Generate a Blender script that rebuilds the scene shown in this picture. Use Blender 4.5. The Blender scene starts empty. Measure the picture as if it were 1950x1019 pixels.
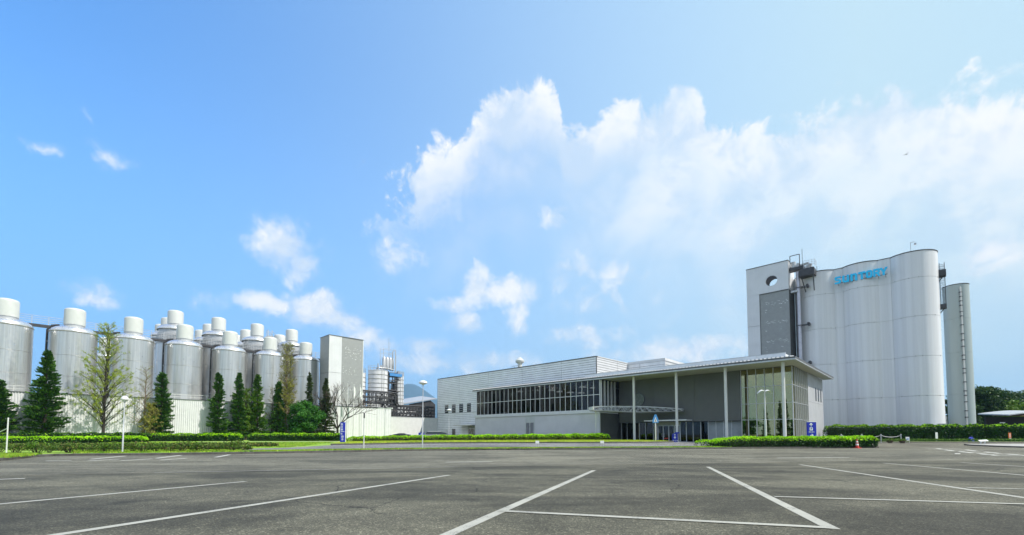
import bpy, math, random
import numpy as np
from mathutils import Vector, Matrix

SC = bpy.context.scene
COL = SC.collection
R = math.radians

# ------------------------------------------------------------------ camera
EYE = 1.25
PITCH = math.atan(41 / 840)
cd = bpy.data.cameras.new('camera')
cd.sensor_fit = 'HORIZONTAL'
cd.sensor_width = 36.0
cd.lens = 36.0 * 840 / 1950
cd.shift_y = 277.5 / 1950
cd.clip_start = 0.05
cd.clip_end = 20000
cam = bpy.data.objects.new('camera', cd)
cam.location = (0, 0, EYE)
cam.rotation_euler = (R(90) + PITCH, 0, 0)
COL.objects.link(cam)
SC.camera = cam

# ------------------------------------------------------------------ exposure
SC.view_settings.view_transform = 'Standard'
SC.view_settings.look = 'None'
SC.view_settings.exposure = 0.55
SC.view_settings.gamma = 1.0
SC.view_settings.use_curve_mapping = False

# ------------------------------------------------------------------ sun and sky
SUN_EL, SUN_AZ = R(50), R(107)          # azimuth clockwise from +Y (into the picture)
sd = bpy.data.lights.new('sun', 'SUN')
sd.energy = 3.9
sd.angle = R(0.53)
sd.color = (1.0, 0.95, 0.87)
sun = bpy.data.objects.new('sun', sd)
sdir = Vector((math.sin(SUN_AZ) * math.cos(SUN_EL), math.cos(SUN_AZ) * math.cos(SUN_EL), math.sin(SUN_EL)))
sun.rotation_euler = (-sdir).to_track_quat('-Z', 'Y').to_euler()
COL.objects.link(sun)


# upper edge of the cloud bank (azimuth, elevation, both scaled to 0..1) and the smaller clouds (azimuth, elevation, radii, density)
CLOUD_TOP = [(0.0, 0.4207), (0.2909, 0.5007), (0.2951, 0.5192), (0.3081, 0.5398), (0.3281, 0.5573), (0.351, 0.5738), (0.3602, 0.5913), (0.3741, 0.6242), (0.3882, 0.6623), (0.4, 0.6662), (0.4165, 0.6778), (0.4354, 0.6727), (0.4437, 0.641), (0.4482, 0.6037), (0.4584, 0.6067), (0.4813, 0.6298), (0.5036, 0.6305), (0.5252, 0.6298), (0.54, 0.6412), (0.5561, 0.626), (0.5637, 0.5895), (0.5843, 0.5553), (0.6023, 0.544), (0.6259, 0.5308), (0.645, 0.5337), (0.6628, 0.5352), (0.6792, 0.5228), (0.6941, 0.4912), (0.7105, 0.4832), (0.7357, 0.469), (0.85, 0.55), (1.0, 0.5)]
PUFFS = [(-27.57, 21.16, 4.25, 2.94, 1.0), (-29.74, 21.73, 2.42, 1.31, 0.7), (-25.87, 19.66, 2.3, 2.77, 0.9), (-43.56, 25.33, 1.91, 1.05, 0.62), (-45.11, 27.44, 0.78, 0.79, 0.5), (-47.87, 24.35, 1.47, 0.6, 0.42), (-43.77, 13.14, 2.44, 1.33, 0.55), (-34.75, 13.9, 2.3, 1.35, 0.6), (-24.33, 14.52, 4.75, 2.24, 0.95), (-28.76, 14.68, 4.13, 1.42, 0.8), (-20.77, 13.78, 3.7, 1.71, 0.7), (-18.28, 11.47, 4.44, 1.88, 0.7), (-4.49, 18.81, 2.76, 2.79, 0.95), (-1.04, 18.36, 5.19, 2.0, 1.0), (-7.9, 16.49, 3.42, 1.58, 0.6), (0.69, 15.34, 1.72, 2.58, 0.6), (-6.18, 13.96, 2.74, 1.62, 0.7), (-13.96, 21.67, 4.66, 2.34, 0.55), (-15.93, 22.66, 1.3, 1.72, 0.55), (7.93, 20.25, 4.69, 2.72, 0.6), (13.94, 19.87, 4.47, 2.39, 0.6), (10.59, 16.69, 5.88, 3.11, 0.5), (-10.54, 11.2, 4.03, 1.31, 0.7), (5.22, 26.59, 4.8, 1.96, 0.55), (21.31, 10.32, 11.88, 1.86, 0.85), (9.89, 12.54, 7.15, 1.62, 0.6), (48.3, 15.67, 2.35, 2.57, 0.8), (17.72, 15.27, 4.87, 3.06, 0.45), (-11.85, 9.19, 10.13, 1.64, 0.5), (-3.09, 9.37, 8.23, 2.01, 0.6)]
SKYT = (0.64, 1.36, 1.98)
MILK = (0.9, 0.92)


class NT:
    """tiny helper to wire shader nodes"""
    def __init__(self, nt):
        self.nt = nt

    def n(self, t, **kw):
        o = self.nt.nodes.new(t)
        for k, v in kw.items():
            setattr(o, k, v)
        return o

    def put(self, sock, v):
        if v is None:
            return
        if isinstance(v, bpy.types.NodeSocket):
            self.nt.links.new(v, sock)
        else:
            sock.default_value = v

    def m(self, op, a, b=None, c=None, clamp=False):
        o = self.n('ShaderNodeMath', operation=op, use_clamp=clamp)
        self.put(o.inputs[0], a)
        self.put(o.inputs[1], b)
        self.put(o.inputs[2], c)
        return o.outputs[0]

    def vm(self, op, a, b=None):
        o = self.n('ShaderNodeVectorMath', operation=op)
        self.put(o.inputs[0], a)
        self.put(o.inputs[1], b)
        return o.outputs[1] if op in ('LENGTH', 'DOT_PRODUCT', 'DISTANCE') else o.outputs[0]

    def scale(self, a, v):
        return self.vm('MULTIPLY', a, v)

    def noise(self, vec, scale, detail=4.0, rough=0.5, dist=0.0):
        o = self.n('ShaderNodeTexNoise')
        self.put(o.inputs['Vector'], vec)
        o.inputs['Scale'].default_value = scale
        o.inputs['Detail'].default_value = detail
        o.inputs['Roughness'].default_value = rough
        o.inputs['Distortion'].default_value = dist
        return o.outputs['Fac']

    def step(self, v, a, b, lo=0.0, hi=1.0, smooth=True):
        o = self.n('ShaderNodeMapRange', interpolation_type='SMOOTHSTEP' if smooth else 'LINEAR')
        self.put(o.inputs[0], v)
        for i, q in enumerate((a, b, lo, hi)):
            self.put(o.inputs[1 + i], q)
        return o.outputs[0]

    def mix(self, f, a, b, mode='MIX'):
        o = self.n('ShaderNodeMix', data_type='RGBA', blend_type=mode)
        self.put(o.inputs[0], f)
        self.put(o.inputs[6], a)
        self.put(o.inputs[7], b)
        return o.outputs[2]

    def curve(self, v, pts):
        o = self.n('ShaderNodeFloatCurve')
        c = o.mapping.curves[0]
        while len(c.points) > 2:
            c.points.remove(c.points[1])
        c.points[0].location = pts[0]
        c.points[1].location = pts[-1]
        for p in pts[1:-1]:
            c.points.new(*p)
        o.mapping.update()
        self.put(o.inputs[1], v)
        return o.outputs[0]


def build_world():
    w = bpy.data.worlds.new('World')
    SC.world = w
    w.use_nodes = True
    nt = w.node_tree
    nt.nodes.clear()
    k = NT(nt)
    out = k.n('ShaderNodeOutputWorld')
    bg = k.n('ShaderNodeBackground')
    STR = 0.12
    bg.inputs['Strength'].default_value = STR
    nt.links.new(bg.outputs[0], out.inputs[0])
    sky = k.n('ShaderNodeTexSky', sky_type='NISHITA')
    sky.sun_disc = False
    sky.sun_elevation = SUN_EL
    sky.sun_rotation = SUN_AZ
    sky.altitude = 50
    sky.air_density = 1.0
    sky.dust_density = 1.0
    sky.ozone_density = 1.0
    tc = k.n('ShaderNodeTexCoord')
    d = tc.outputs['Generated']
    sp = k.n('ShaderNodeSeparateXYZ')
    nt.links.new(d, sp.inputs[0])
    az = k.m('MULTIPLY', k.m('ARCTAN2', sp.outputs[0], sp.outputs[1]), 180 / math.pi)
    el = k.m('MULTIPLY', k.m('ARCSINE', sp.outputs[2]), 180 / math.pi)
    # billow noise in direction space
    nz1 = k.noise(d, 5.0, 9, 0.62, 0.25)
    nz2 = k.noise(k.vm('ADD', d, (3.1, 1.7, 0.4)), 14.0, 8, 0.64, 0.3)
    nz3 = k.noise(k.vm('ADD', d, (7.7, 2.1, 5.2)), 3.6, 7, 0.58, 0.3)
    n1 = k.m('SUBTRACT', nz1, 0.5)
    n2 = k.m('SUBTRACT', nz2, 0.5)
    n3 = k.m('SUBTRACT', nz3, 0.5)
    bil = k.m('ADD', k.m('MULTIPLY', n1, 0.85), k.m('MULTIPLY', n2, 1.2))
    # the long cumulus bank: its upper edge as elevation over azimuth
    azn = k.step(az, -60.0, 90.0, 0.0, 1.0, False)
    top = k.m('MULTIPLY', k.curve(azn, CLOUD_TOP), 60.0)
    below = k.m('ADD', k.m('SUBTRACT', top, el), k.m('MULTIPLY', bil, 10.0))
    edge = k.step(below, -0.3, 1.6)
    right = k.step(az, -8.0, 28.0)
    deep = k.m('ADD', 8.0, k.m('MULTIPLY', right, 5.0))
    core = k.m('SUBTRACT', 1.0, k.step(k.m('ADD', below, k.m('MULTIPLY', n3, 14.0)), k.m('MULTIPLY', deep, 0.35), deep))
    veil = k.step(k.m('ADD', below, k.m('MULTIPLY', n3, -16.0)), k.m('ADD', 19.0, k.m('MULTIPLY', right, 10.0)), 5.0)
    body = k.m('MAXIMUM', k.m('MULTIPLY', core, k.m('ADD', k.m('SUBTRACT', 0.90, k.m('MULTIPLY', right, 0.16)), k.m('MULTIPLY', n3, 1.4))), k.m('MULTIPLY', veil, k.m('ADD', k.m('ADD', 0.32, k.m('MULTIPLY', n3, 1.5)), k.m('MULTIPLY', right, 0.24))))
    inwin = k.m('MULTIPLY', k.step(k.m('ADD', az, k.m('MULTIPLY', bil, 14.0)), -17.0, -14.3), k.step(az, 140.0, 100.0))
    big = k.m('MULTIPLY', k.m('MULTIPLY', edge, body), inwin, clamp=True)
    # separate smaller clouds
    cv = k.n('ShaderNodeCombineXYZ')
    nt.links.new(az, cv.inputs[0])
    nt.links.new(el, cv.inputs[1])
    wv = k.n('ShaderNodeTexNoise')
    nt.links.new(d, wv.inputs['Vector'])
    wv.inputs['Scale'].default_value = 16.0
    wv.inputs['Detail'].default_value = 7.0
    wv.inputs['Roughness'].default_value = 0.6
    warp = k.scale(k.vm('SUBTRACT', wv.outputs['Color'], (0.5, 0.5, 0.5)), (4.5, 4.0, 0.0))
    pos = k.vm('ADD', cv.outputs[0], warp)
    acc = None
    for a0, e0, ra, re, s in PUFFS:
        q = k.vm('LENGTH', k.scale(k.vm('SUBTRACT', pos, (a0, e0, 0)), (1 / (1.30 * ra), 1 / (1.35 * re), 0)))
        f = k.m('MULTIPLY', k.m('SUBTRACT', 1.0, q, clamp=True), s)
        acc = f if acc is None else k.m('MAXIMUM', acc, f)
    lit = k.m('ADD', acc, k.m('MULTIPLY', n2, k.m('MULTIPLY', k.step(acc, 0.0, 0.3), 1.5)))
    sm = k.m('MULTIPLY', k.step(lit, 0.08, 0.80), 0.95)
    # ambient-lifting clouds added over the rest of the dome (outside the view)
    fill_clouds = k.m('MULTIPLY', k.step(k.noise(d, 2.6, 7, 0.6), 0.34, 0.56), k.m('MAXIMUM', k.step(k.m('ABSOLUTE', az), 58.0, 85.0), k.step(el, 48.0, 62.0)))
    dens = k.m('MAXIMUM', k.m('MAXIMUM', big, sm), k.m('MULTIPLY', fill_clouds, 0.8), clamp=True)
    # a spring haze: the lower sky and the side near the sun are milky
    low = k.step(el, 40.0, 2.0)
    glow = k.step(k.m('COSINE', k.m('SUBTRACT', k.m('MULTIPLY', az, math.pi / 180), SUN_AZ)), -0.97, 0.38, 0.0, 1.0, False)
    skyc = k.mix(1.0, sky.outputs[0], (SKYT[0], SKYT[1], SKYT[2], 1), 'MULTIPLY')
    hz = k.mix(k.m('MULTIPLY', low, MILK[0]), skyc, (0.165 / STR, 0.35 / STR, 0.67 / STR, 1))
    hz = k.mix(k.m('MULTIPLY', glow, MILK[1]), hz, (0.44 / STR, 0.585 / STR, 0.64 / STR, 1))
    cc = k.mix(k.step(k.m('ADD', k.m('MULTIPLY', n3, 1.0), k.m('MULTIPLY', n2, 1.1)), -0.16, 0.16), (0.50 / STR, 0.585 / STR, 0.69 / STR, 1), (0.74 / STR, 0.74 / STR, 0.74 / STR, 1))
    fin = k.mix(dens, hz, cc)
    nt.links.new(fin, bg.inputs[0])


build_world()

# ------------------------------------------------------------------ helpers
ROT = R(-44)                                      # the works stand turned 44 degrees to the view
OX, OY = 30.27, 49.0
CR, SR = math.cos(ROT), math.sin(ROT)


def S(u, v, z=0.0):
    """site grid (along the entrance front, away from it) to world"""
    return Vector((OX + u * CR - v * SR, OY + u * SR + v * CR, z))


class MB:
    """collects shapes and links them as ONE mesh object"""
    def __init__(self):
        self.v, self.f, self.k = [], [], []
        self.mat = 0

    def add(self, vs, fs):
        b = len(self.v)
        self.v += [tuple(p) for p in vs]
        for f in fs:
            self.f.append([b + i for i in f])
            self.k.append(self.mat)
        return self

    def box(self, x0, y0, z0, x1, y1, z1):
        x0, x1 = min(x0, x1), max(x0, x1)
        y0, y1 = min(y0, y1), max(y0, y1)
        z0, z1 = min(z0, z1), max(z0, z1)
        return self.add([(x0, y0, z0), (x1, y0, z0), (x1, y1, z0), (x0, y1, z0), (x0, y0, z1), (x1, y0, z1), (x1, y1, z1), (x0, y1, z1)],
                        [(0, 3, 2, 1), (4, 5, 6, 7), (0, 1, 5, 4), (1, 2, 6, 5), (2, 3, 7, 6), (3, 0, 4, 7)])

    def tube(self, pts, r, n=6, r2=None, cap=True):
        pts = [Vector(p) for p in pts]
        vs, fs = [], []
        prev = None
        for i, p in enumerate(pts):
            t = (pts[min(i + 1, len(pts) - 1)] - pts[max(i - 1, 0)]).normalized()
            if prev is None:
                a = t.orthogonal().normalized()
            else:
                a = (prev - t * prev.dot(t)).normalized()
            prev = a
            b = t.cross(a)
            q = r if r2 is None else r + (r2 - r) * i / max(1, len(pts) - 1)
            for j in range(n):
                w = 2 * math.pi * j / n
                vs.append(p + (a * math.cos(w) + b * math.sin(w)) * q)
        for i in range(len(pts) - 1):
            for j in range(n):
                a0, a1 = i * n + j, i * n + (j + 1) % n
                fs.append((a0, a1, a1 + n, a0 + n))
        if cap:
            fs.append(tuple(reversed(range(n))))
            fs.append(tuple(range((len(pts) - 1) * n, len(pts) * n)))
        return self.add(vs, fs)

    def bar(self, p, q, w, h=None):
        """square bar between two points"""
        p, q = Vector(p), Vector(q)
        h = h or w
        t = (q - p).normalized()
        up = Vector((0, 0, 1)) if abs(t.z) < 0.95 else Vector((0, 1, 0))
        a = t.cross(up).normalized() * (w / 2)
        b = a.cross(t).normalized() * (h / 2)
        vs = [c + s * a + d * b for c in (p, q) for s, d in ((-1, -1), (1, -1), (1, 1), (-1, 1))]
        return self.add(vs, [(0, 1, 2, 3), (7, 6, 5, 4), (0, 4, 5, 1), (1, 5, 6, 2), (2, 6, 7, 3), (3, 7, 4, 0)])

    def lathe(self, prof, n=32, cx=0.0, cy=0.0, a0=0.0, a1=2 * math.pi, cap=False):
        full = abs(a1 - a0 - 2 * math.pi) < 1e-6
        m = n if full else n + 1
        vs, fs = [], []
        for r, z in prof:
            for j in range(m):
                w = a0 + (a1 - a0) * j / n
                vs.append((cx + r * math.cos(w), cy + r * math.sin(w), z))
        for i in range(len(prof) - 1):
            for j in range(n):
                j2 = (j + 1) % m
                fs.append((i * m + j, i * m + j2, (i + 1) * m + j2, (i + 1) * m + j))
        if cap:
            fs.append(tuple(range((len(prof) - 1) * m, len(prof) * m)))
            fs.append(tuple(reversed(range(m))))
        return self.add(vs, fs)

    def prism(self, poly, z0, z1):
        n = len(poly)
        vs = [(x, y, z0) for x, y in poly] + [(x, y, z1) for x, y in poly]
        fs = [tuple(reversed(range(n))), tuple(range(n, 2 * n))] + [(i, (i + 1) % n, n + (i + 1) % n, n + i) for i in range(n)]
        return self.add(vs, fs)

    def slab(self, poly, y0, y1):
        """extrude an x-z outline along y"""
        n = len(poly)
        vs = [(x, y0, z) for x, z in poly] + [(x, y1, z) for x, z in poly]
        fs = [tuple(range(n)), tuple(reversed(range(n, 2 * n)))] + [(i, n + i, n + (i + 1) % n, (i + 1) % n) for i in range(n)]
        return self.add(vs, fs)

    def build(self, name, mat, parent=None, smooth=False, loc=None, rotz=None, merge=False):
        me = bpy.data.meshes.new(name)
        me.from_pydata(self.v, [], self.f)
        mats = mat if isinstance(mat, (list, tuple)) else [mat]
        for q in mats:
            me.materials.append(q)
        if len(mats) > 1:
            me.polygons.foreach_set('material_index', self.k)
        me.validate()
        if smooth is not False:
            me.polygons.foreach_set('use_smooth', [True] * len(me.polygons))
            ang = R(40) if smooth is True else smooth
            try:
                me.set_sharp_from_angle(angle=ang)
            except Exception:
                pass
        me.update()
        o = bpy.data.objects.new(name, me)
        COL.objects.link(o)
        if parent is not None:
            o.parent = parent
        if loc is not None:
            o.location = loc
        if rotz is not None:
            o.rotation_euler = (0, 0, rotz)
        return o


def inst(src, parent=None, loc=None, rotz=None):
    """another piece that shares the first one's mesh"""
    c = src.copy()
    COL.objects.link(c)
    if parent is not None:
        c.parent = parent
    if loc is not None:
        c.location = loc
    if rotz is not None:
        c.rotation_euler = (0, 0, rotz)
    return c


def tag(o, label=None, cat=None, group=None, kind=None):
    if label:
        o['label'] = label
    if cat:
        o['category'] = cat
    if group:
        o['group'] = group
    if kind:
        o['kind'] = kind
    return o


def thing(name, label, cat, loc=(0, 0, 0), rotz=0.0, group=None):
    o = bpy.data.objects.new(name, None)
    o.empty_display_size = 0.3
    COL.objects.link(o)
    o.location = loc
    o.rotation_euler = (0, 0, rotz)
    return tag(o, label, cat, group)


def copy_tree(o, parent=None):
    c = o.copy()
    COL.objects.link(c)
    if parent is not None:
        c.parent = parent
    for ch in [q for q in bpy.data.objects if q.parent == o]:
        copy_tree(ch, c)
    return c


def leaf_mesh(name, P, size, mats, parent=None, idx=None, aspect=0.5, seed=1, D=None, droop=0.0, loc=None, rotz=None):
    """many leaf-sized rhombs in one mesh; D gives the long axis where it matters"""
    g = np.random.default_rng(seed)
    P = np.asarray(P, float)
    n = len(P)
    size = np.broadcast_to(np.asarray(size, float), (n,)) * g.uniform(0.65, 1.3, n)
    if D is None:
        D = g.normal(size=(n, 3))
    D = np.asarray(D, float) + g.normal(size=(n, 3)) * 0.25
    D[:, 2] -= droop
    D /= np.linalg.norm(D, axis=1)[:, None] + 1e-9
    Q = g.normal(size=(n, 3))
    Bv = np.cross(D, Q)
    Bv /= np.linalg.norm(Bv, axis=1)[:, None] + 1e-9
    a = D * size[:, None]
    b = Bv * (size * aspect)[:, None]
    V = np.stack([P - a, P - a * 0.1 + b, P + a, P - a * 0.1 - b], axis=1).reshape(-1, 3)
    me = bpy.data.meshes.new(name)
    me.vertices.add(4 * n)
    me.vertices.foreach_set('co', V.astype(np.float32).ravel())
    me.loops.add(4 * n)
    me.loops.foreach_set('vertex_index', np.arange(4 * n, dtype=np.int32))
    me.polygons.add(n)
    me.polygons.foreach_set('loop_start', np.arange(0, 4 * n, 4, dtype=np.int32))
    me.polygons.foreach_set('loop_total', np.full(n, 4, dtype=np.int32))
    for m_ in (mats if isinstance(mats, (list, tuple)) else [mats]):
        me.materials.append(m_)
    if idx is not None:
        me.polygons.foreach_set('material_index', np.asarray(idx, dtype=np.int32))
    me.update(calc_edges=True)
    o = bpy.data.objects.new(name, me)
    COL.objects.link(o)
    if parent is not None:
        o.parent = parent
    if loc is not None:
        o.location = loc
    if rotz is not None:
        o.rotation_euler = (0, 0, rotz)
    return o


# ------------------------------------------------------------------ materials
def new_mat(name):
    m = bpy.data.materials.new(name)
    m.use_nodes = True
    nt = m.node_tree
    nt.nodes.clear()
    k = NT(nt)
    out = k.n('ShaderNodeOutputMaterial')
    b = k.n('ShaderNodeBsdfPrincipled')
    nt.links.new(b.outputs[0], out.inputs[0])
    return m, k, b, out


def surf(name, col, rough=0.5, metal=0.0, var=0.12, scale=1.5, bump=0.0, bscale=40.0, streak=0.0, spec=0.5, grime=0.0, stretch=(1, 1, 1)):
    """plain painted / metal / stone surface with uneven tone, optional rain streaks and fine relief"""
    m, k, b, out = new_mat(name)
    tc = k.n('ShaderNodeTexCoord').outputs['Object']
    v = k.scale(tc, stretch) if stretch != (1, 1, 1) else tc
    f = k.noise(v, scale, 6, 0.6)
    lo = tuple(c * (1 - var) for c in col) + (1,)
    hi = tuple(min(1, c * (1 + var)) for c in col) + (1,)
    c = k.mix(k.step(f, 0.3, 0.7), lo, hi)
    if streak:
        s = k.noise(k.scale(tc, (3.0, 3.0, 0.06)), 1.6, 7, 0.65)
        big = k.noise(k.scale(tc, (0.8, 0.8, 0.03)), 1.0, 3, 0.5)
        s = k.m('MULTIPLY', k.step(s, 0.42, 0.72), k.step(big, 0.3, 0.65))
        c = k.mix(k.m('MULTIPLY', s, streak), c, tuple(q * 0.45 for q in col) + (1,))
    if grime:
        gn = k.step(k.noise(tc, 0.9, 8, 0.7), 0.5, 0.75)
        c = k.mix(k.m('MULTIPLY', gn, grime), c, (0.09, 0.08, 0.065, 1))
    k.put(b.inputs['Base Color'], c)
    b.inputs['Metallic'].default_value = metal
    k.put(b.inputs['Roughness'], k.step(k.noise(tc, scale * 2.3, 4), 0.2, 0.8, max(0.02, rough - 0.07), min(1, rough + 0.07)))
    b.inputs['Specular IOR Level'].default_value = spec
    if bump:
        bp = k.n('ShaderNodeBump')
        bp.inputs['Strength'].default_value = bump
        bp.inputs['Distance'].default_value = 0.02
        k.put(bp.inputs['Height'], k.noise(v, bscale, 5, 0.6))
        k.put(b.inputs['Normal'], bp.outputs[0])
    return m


def leafy(name, cols, trans=0.25, rough=0.55):
    """foliage: every leaf its own tint"""
    m, k, b, out = new_mat(name)
    ri = k.n('ShaderNodeNewGeometry').outputs['Random Per Island']
    cr = k.n('ShaderNodeValToRGB')
    e = cr.color_ramp.elements
    e[0].color = tuple(cols[0]) + (1,)
    e[1].color = tuple(cols[-1]) + (1,)
    for i, c in enumerate(cols[1:-1]):
        q = e.new((i + 1) / (len(cols) - 1))
        q.color = tuple(c) + (1,)
    k.put(cr.inputs[0], ri)
    tc = k.n('ShaderNodeTexCoord').outputs['Object']
    cl = k.mix(k.step(k.noise(tc, 0.9, 3), 0.35, 0.65), (0.72, 0.76, 0.7, 1), (1.18, 1.14, 1.0, 1))
    c = k.mix(1.0, cr.outputs[0], cl, 'MULTIPLY')
    k.put(b.inputs['Base Color'], c)
    b.inputs['Roughness'].default_value = rough
    b.inputs['Specular IOR Level'].default_value = 0.3
    t = k.n('ShaderNodeBsdfTranslucent')
    k.put(t.inputs[0], c)
    mx = k.n('ShaderNodeMixShader')
    mx.inputs[0].default_value = trans
    k.nt.links.new(b.outputs[0], mx.inputs[1])
    k.nt.links.new(t.outputs[0], mx.inputs[2])
    k.nt.links.new(mx.outputs[0], out.inputs[0])
    return m


def glass(name, tint, refl=0.25, rough=0.01, rtint=(1, 1, 1)):
    """window pane: tinted see-through plus mirror reflection that grows at grazing angles"""
    m, k, b, out = new_mat(name)
    k.nt.nodes.remove(b)
    tr = k.n('ShaderNodeBsdfTransparent')
    tr.inputs[0].default_value = tuple(tint) + (1,)
    gl = k.n('ShaderNodeBsdfGlossy')
    gl.inputs['Color'].default_value = tuple(rtint) + (1,)
    gl.inputs['Roughness'].default_value = rough
    lw = k.n('ShaderNodeLayerWeight')
    lw.inputs[0].default_value = 0.25
    f = k.step(lw.outputs['Fresnel'], 0.0, 1.0, refl, 1.0, False)
    tc = k.n('ShaderNodeTexCoord').outputs['Object']
    bp = k.n('ShaderNodeBump')
    bp.inputs['Strength'].default_value = 0.02
    k.put(bp.inputs['Height'], k.noise(tc, 0.8, 2))
    k.put(gl.inputs['Normal'], bp.outputs[0])
    mx = k.n('ShaderNodeMixShader')
    k.put(mx.inputs[0], f)
    k.nt.links.new(tr.outputs[0], mx.inputs[1])
    k.nt.links.new(gl.outputs[0], mx.inputs[2])
    k.nt.links.new(mx.outputs[0], out.inputs[0])
    return m


def emit(name, col, s):
    m, k, b, out = new_mat(name)
    b.inputs['Base Color'].default_value = (0.8, 0.8, 0.78, 1)
    b.inputs['Emission Color'].default_value = tuple(col) + (1,)
    b.inputs['Emission Strength'].default_value = s
    return m


def asphalt(name, base, stain=0.45, cracks=True):
    m, k, b, out = new_mat(name)
    tc = k.n('ShaderNodeTexCoord').outputs['Object']
    agg = k.noise(tc, 66.0, 4, 0.8)
    agg2 = k.n('ShaderNodeTexVoronoi')
    k.put(agg2.inputs['Vector'], tc)
    agg2.inputs['Scale'].default_value = 62.0
    a2 = k.n('ShaderNodeSeparateColor')
    k.put(a2.inputs[0], agg2.outputs['Color'])
    mid = k.noise(tc, 2.2, 7, 0.7)
    bigv = k.scale(tc, (0.55, 1.0, 1.0))
    big = k.noise(bigv, 0.34, 5, 0.6, 0.6)
    wide = k.noise(k.vm('ADD', tc, (31, 7, 0)), 0.11, 4, 0.55)
    g = k.m('ADD', k.step(agg, 0.33, 0.67, 0.25, 1.65), k.step(a2.outputs[0], 0.80, 1.0, 0.0, 1.6))
    g = k.m('MULTIPLY', g, k.step(mid, 0.3, 0.7, 0.80, 1.20))
    g = k.m('MULTIPLY', g, k.step(big, 0.38, 0.60, 1.0 - stain, 1.08))
    g = k.m('MULTIPLY', g, k.step(wide, 0.35, 0.65, 0.86, 1.14))
    # oil drips and small patches
    sp_ = k.n('ShaderNodeTexVoronoi')
    k.put(sp_.inputs['Vector'], k.vm('ADD', tc, k.scale(k.n('ShaderNodeTexNoise').outputs['Color'], (0.5, 0.5, 0))))
    sp_.inputs['Scale'].default_value = 0.8
    sr = k.n('ShaderNodeSeparateColor')
    k.put(sr.inputs[0], sp_.outputs['Color'])
    spot = k.m('MULTIPLY', k.step(sp_.outputs['Distance'], 0.20, 0.06), k.step(sr.outputs[0], 0.66, 0.76))
    g = k.m('MULTIPLY', g, k.step(spot, 0.0, 1.0, 1.0, 0.52, False))
    # tyre polished drifts
    tw = k.noise(k.scale(tc, (0.16, 1.4, 1.0)), 0.55, 5, 0.6, 0.4)
    g = k.m('MULTIPLY', g, k.step(tw, 0.52, 0.66, 1.0, 0.72))
    if cracks:
        wn = k.n('ShaderNodeTexNoise')
        k.put(wn.inputs['Vector'], tc)
        wn.inputs['Scale'].default_value = 1.3
        wn.inputs['Detail'].default_value = 6
        wv = k.vm('ADD', tc, k.scale(wn.outputs['Color'], (0.9, 0.9, 0.0)))
        vo = k.n('ShaderNodeTexVoronoi', feature='DISTANCE_TO_EDGE')
        k.put(vo.inputs['Vector'], wv)
        vo.inputs['Scale'].default_value = 0.21
        cr = k.m('MULTIPLY', k.step(vo.outputs['Distance'], 0.0045, 0.0006), k.step(k.noise(tc, 0.45, 3), 0.46, 0.56))
        g = k.m('MULTIPLY', g, k.step(cr, 0.0, 1.0, 1.0, 0.3, False))
    c = k.n('ShaderNodeVectorMath', operation='SCALE')
    c.inputs[0].default_value = base
    k.put(c.inputs[3], g)
    k.put(b.inputs['Base Color'], c.outputs[0])
    b.inputs['Roughness'].default_value = 0.8
    b.inputs['Specular IOR Level'].default_value = 0.3
    bp = k.n('ShaderNodeBump')
    bp.inputs['Strength'].default_value = 0.55
    bp.inputs['Distance'].default_value = 0.006
    k.put(bp.inputs['Height'], k.m('ADD', agg, a2.outputs[0]))
    k.put(b.inputs['Normal'], bp.outputs[0])
    return m


def worn_paint(name, col, bare=(0.075, 0.075, 0.07), wear=0.45):
    m, k, b, out = new_mat(name)
    tc = k.n('ShaderNodeTexCoord').outputs['Object']
    w = k.m('ADD', k.m('MULTIPLY', k.noise(tc, 48.0, 4, 0.7), 0.7), k.m('MULTIPLY', k.noise(tc, 3.0, 5), 0.45))
    c = k.mix(k.step(w, 0.60, 0.74, 0.0, wear), tuple(col) + (1,), tuple(bare) + (1,))
    c = k.mix(k.step(k.noise(tc, 1.1, 5), 0.4, 0.7, 0.0, 0.3), c, tuple(q * 0.55 for q in col) + (1,))
    k.put(b.inputs['Base Color'], c)
    b.inputs['Roughness'].default_value = 0.7
    return m


def turf(name, a, bcol, dry, dryness=0.3):
    m, k, b, out = new_mat(name)
    tc = k.n('ShaderNodeTexCoord').outputs['Object']
    c = k.mix(k.step(k.noise(tc, 6.0, 8, 0.75), 0.3, 0.7), tuple(a) + (1,), tuple(bcol) + (1,))
    c = k.mix(k.step(k.noise(tc, 0.35, 6, 0.65), 0.45, 0.68, 0.0, dryness), c, tuple(dry) + (1,))
    k.put(b.inputs['Base Color'], c)
    b.inputs['Roughness'].default_value = 0.9
    bp = k.n('ShaderNodeBump')
    bp.inputs['Strength'].default_value = 0.8
    bp.inputs['Distance'].default_value = 0.04
    k.put(bp.inputs['Height'], k.noise(tc, 30.0, 6, 0.7))
    k.put(b.inputs['Normal'], bp.outputs[0])
    return m


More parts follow.
